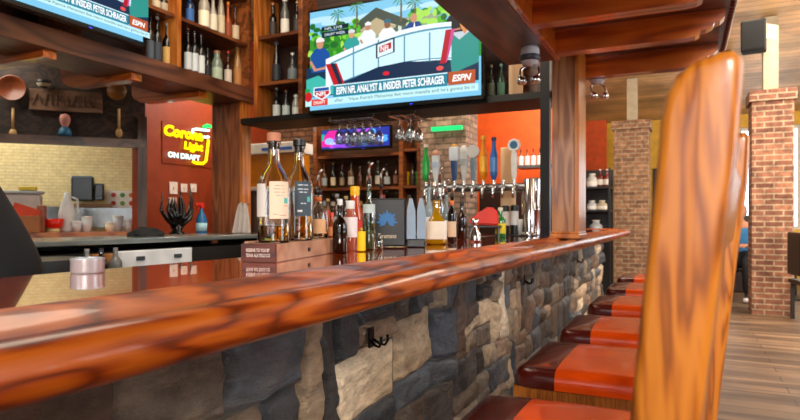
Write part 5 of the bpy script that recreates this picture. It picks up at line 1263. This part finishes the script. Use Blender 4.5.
# bartender at the left edge (black shirt), leaning slightly, seen from the side/back
bt_ = thing('person', 'person in a black shirt behind the bar at the left edge', 'person', (0, 0, 0))
bp0 = atD(-19, 220, 1.62)
fyaw = math.radians(150)
def BV(x, y, z): # body frame: x right, y forward
    c, s = math.cos(fyaw), math.sin(fyaw); return (bp0.x+x*c-y*s, bp0.y+x*s+y*c, z)
J = []; E = []
J.append((BV(0, 0, .98), (.15, .11))); chain(J, E, [(BV(0, .05, 1.14), (.14, .10)), (BV(0, .14, 1.29), (.165, .115)), (BV(0, .22, 1.40), (.12, .09)), (BV(0, .28, 1.46), .056), (BV(0, .33, 1.51), .052)], 0)
for s in (-1, 1):
    a = chain(J, E, [(BV(s*.16, .21, 1.38), .066), (BV(s*.215, .22, 1.26), .054), (BV(s*.235, .25, 1.11), .043), (BV(s*.20, .38, 1.06), .036), (BV(s*.15, .47, 1.05), .027)], 3)
    hand(J, E, a, Vector(BV(s*.15, .47, 1.05)), Vector(BV(-s*.1, 1, 0))-Vector(BV(0, 0, 0)), Vector(BV(-s, 0, .3))-Vector(BV(0, 0, 0)))
    a = chain(J, E, [(BV(s*.09, 0, .86), .09), (BV(s*.10, .02, .50), .06), (BV(s*.10, -.01, .28), .052), (BV(s*.10, 0, .09), .038), (BV(s*.10, .12, .05), (.04, .035))], 0)
bd = skin('body', J, E, SK, bt_); dress(bd, 1.12, '#14151a', bp0)
J = []; E = []
J.append((BV(0, -.01, .90), .17)); chain(J, E, [(BV(0, 0, 1.02), .17)], 0); chain(J, E, [(BV(0, .05, 1.14), .155), (BV(0, .14, 1.29), .165), (BV(0, .22, 1.41), .11)], 1)
for s in (-1, 1): chain(J, E, [(BV(s*.17, .21, 1.38), .082), (BV(s*.222, .22, 1.26), .072), (BV(s*.235, .24, 1.17), .066)], 4)
skin('black_shirt', J, E, plain('#0a0a0d', .8), bt_)
J = []; E = []
J.append((BV(0, 0, .97), .165))
for s in (-1, 1): chain(J, E, [(BV(s*.09, 0, .84), .125), (BV(s*.095, .01, .68), .105), (BV(s*.10, .02, .50), .085), (BV(s*.10, -.01, .28), .07), (BV(s*.10, 0, .12), .062)], 0)
skin('trousers', J, E, plain('#14151a', .8), bt_)
head(bt_, Vector(BV(0, .37, 1.58)), fyaw+math.pi, SK, plain('#1a100a', .7))
# seated customer in blue, beyond the stools
cu = thing('person', 'seated customer in a blue shirt and dark trousers beyond the chair backs', 'person', (0, 0, 0))
cp = atD(741, 220, 8.9); cp.z = 0
fy = math.radians(170)
def CV(x, y, z):
    c, s = math.cos(fy), math.sin(fy); return (cp.x+x*c-y*s, cp.y+x*s+y*c, z)
J = []; E = []
J.append((CV(0, 0, .62), (.15, .12))); chain(J, E, [(CV(0, 0, .78), (.14, .10)), (CV(0, .02, .96), (.165, .11)), (CV(0, .04, 1.08), (.12, .085)), (CV(0, .05, 1.15), .055), (CV(0, .07, 1.21), .05)], 0)
for s in (-1, 1):
    a = chain(J, E, [(CV(s*.17, .03, 1.06), .06), (CV(s*.22, .05, .92), .05), (CV(s*.22, .12, .80), .042), (CV(s*.15, .30, .80), .034), (CV(s*.1, .36, .81), .026)], 3)
    hand(J, E, a, Vector(CV(s*.1, .36, .81)), Vector(CV(-s*.3, 1, 0))-Vector(CV(0, 0, 0)), Vector(CV(-s, 0, .3))-Vector(CV(0, 0, 0)))
    chain(J, E, [(CV(s*.10, .06, .58), .085), (CV(s*.12, .42, .56), .062), (CV(s*.12, .44, .3), .052), (CV(s*.12, .42, .09), .037), (CV(s*.12, .53, .05), (.04, .033))], 0)
bd = skin('body', J, E, SK, cu); dress(bd, .66, '#14161c')
J = []; E = []
J.append((CV(0, 0, .60), .17)); chain(J, E, [(CV(0, 0, .78), .15), (CV(0, .02, .96), .165), (CV(0, .04, 1.09), .11)], 0)
for s in (-1, 1): chain(J, E, [(CV(s*.175, .03, 1.06), .078), (CV(s*.22, .05, .92), .068), (CV(s*.22, .08, .86), .064)], 3)
skin('blue_shirt', J, E, plain('#2c6a9c', .8), cu)
J = []; E = []
J.append((CV(0, .0, .58), .16))
for s in (-1, 1): chain(J, E, [(CV(s*.10, .08, .57), .115), (CV(s*.12, .42, .56), .08), (CV(s*.12, .44, .3), .068), (CV(s*.12, .42, .14), .06)], 0)
skin('trousers', J, E, plain('#14161c', .8), cu)
for s in (-1, 1):
    J = []; E = []; J.append((CV(s*.12, .38, .055), (.048, .045))); chain(J, E, [(CV(s*.12, .47, .05), (.05, .042)), (CV(s*.12, .58, .04), (.045, .032))], 0)
    skin('sneaker', J, E, plain('#d8d4d8', .5), cu)
head(cu, Vector(CV(0, .09, 1.29)), fy+math.pi, SK, plain('#3a2010', .7))
ch_ = dchair('dark dining chair under the seated customer in blue', *CV(0, .02, 0)[:2], fy+math.pi)
# raise customer's seat plane: seat top is .475

# ------------------------------------------------------------------ lights
w = bpy.data.worlds.new('world'); scn.world = w; w.use_nodes = True
bg = w.node_tree.nodes['Background']; bg.inputs[0].default_value = (.86, .93, 1.0, 1); bg.inputs[1].default_value = 3.2
def area(name, loc, target, size, power, col, sy=None, spread=None):
    l = bpy.data.lights.new(name, 'AREA'); l.energy = power; l.color = col; l.size = size
    if sy: l.shape = 'RECTANGLE'; l.size_y = sy
    o = bpy.data.objects.new(name, l); C.objects.link(o); o.location = loc
    o.rotation_euler = (Vector(target)-Vector(loc)).to_track_quat('-Z', 'Y').to_euler()
    return o
area('window_light_right', (4.8, 2.5, 2.0), (-.8, 2.5, .8), 2.0, 160, (.80, .90, 1.0), 5.0)
area('window_light_rear', (1.2, -2.6, 2.6), (-.6, 3, 1.1), 1.5, 190, (1.0, .92, .82), .6)  # added warm fill inside the room behind the camera, not at a window
area('room_light_dining', (2.2, 8.5, 3.2), (1.2, 9, 0), 2.5, 170, (1.0, .9, .74), 3.0)
area('back_bar_light', (-2.2, 2.4, 3.7), (-2.4, 3.8, 1.0), 1.6, 70, (1.0, .86, .68), 2.6)
area('ceiling_wash', (2.8, 5.5, 2.2), (1.5, 8.5, 4), 3.0, 130, (1.0, .88, .72), 4.0)  # added uplight without a fixture, brightens the plank ceiling
area('kitchen_light', kpt(1.8, 3.2, .9), kpt(1.8, 1.3, 1.3), 1.2, 110, (1.0, .93, .78), 3.0)
area('back_room_light', (-2.4, 5.4, 3.3), (-2.4, 6.8, 1.4), 1.4, 60, (1.0, .84, .62), 1.4)
area('orange_wall_light', (-1.0, 6.4, 3.2), (-1.2, 7.6, 1.6), 1.0, 60, (1.0, .86, .7), 1.0)
area('side_counter_light', (-4.6, 5.6, 3.0), (-5.2, 5.5, 1.4), .8, 28, (1.0, .85, .7), 1.2)
scn.view_settings.view_transform = 'Standard'
scn.view_settings.exposure = .25
scn.cycles.use_denoising = True
scn.cycles.max_bounces = 8; scn.cycles.transparent_max_bounces = 16; scn.cycles.transmission_bounces = 8
scn.cycles.caustics_refractive = False; scn.cycles.caustics_reflective = False
scn.cycles.sample_clamp_indirect = 6
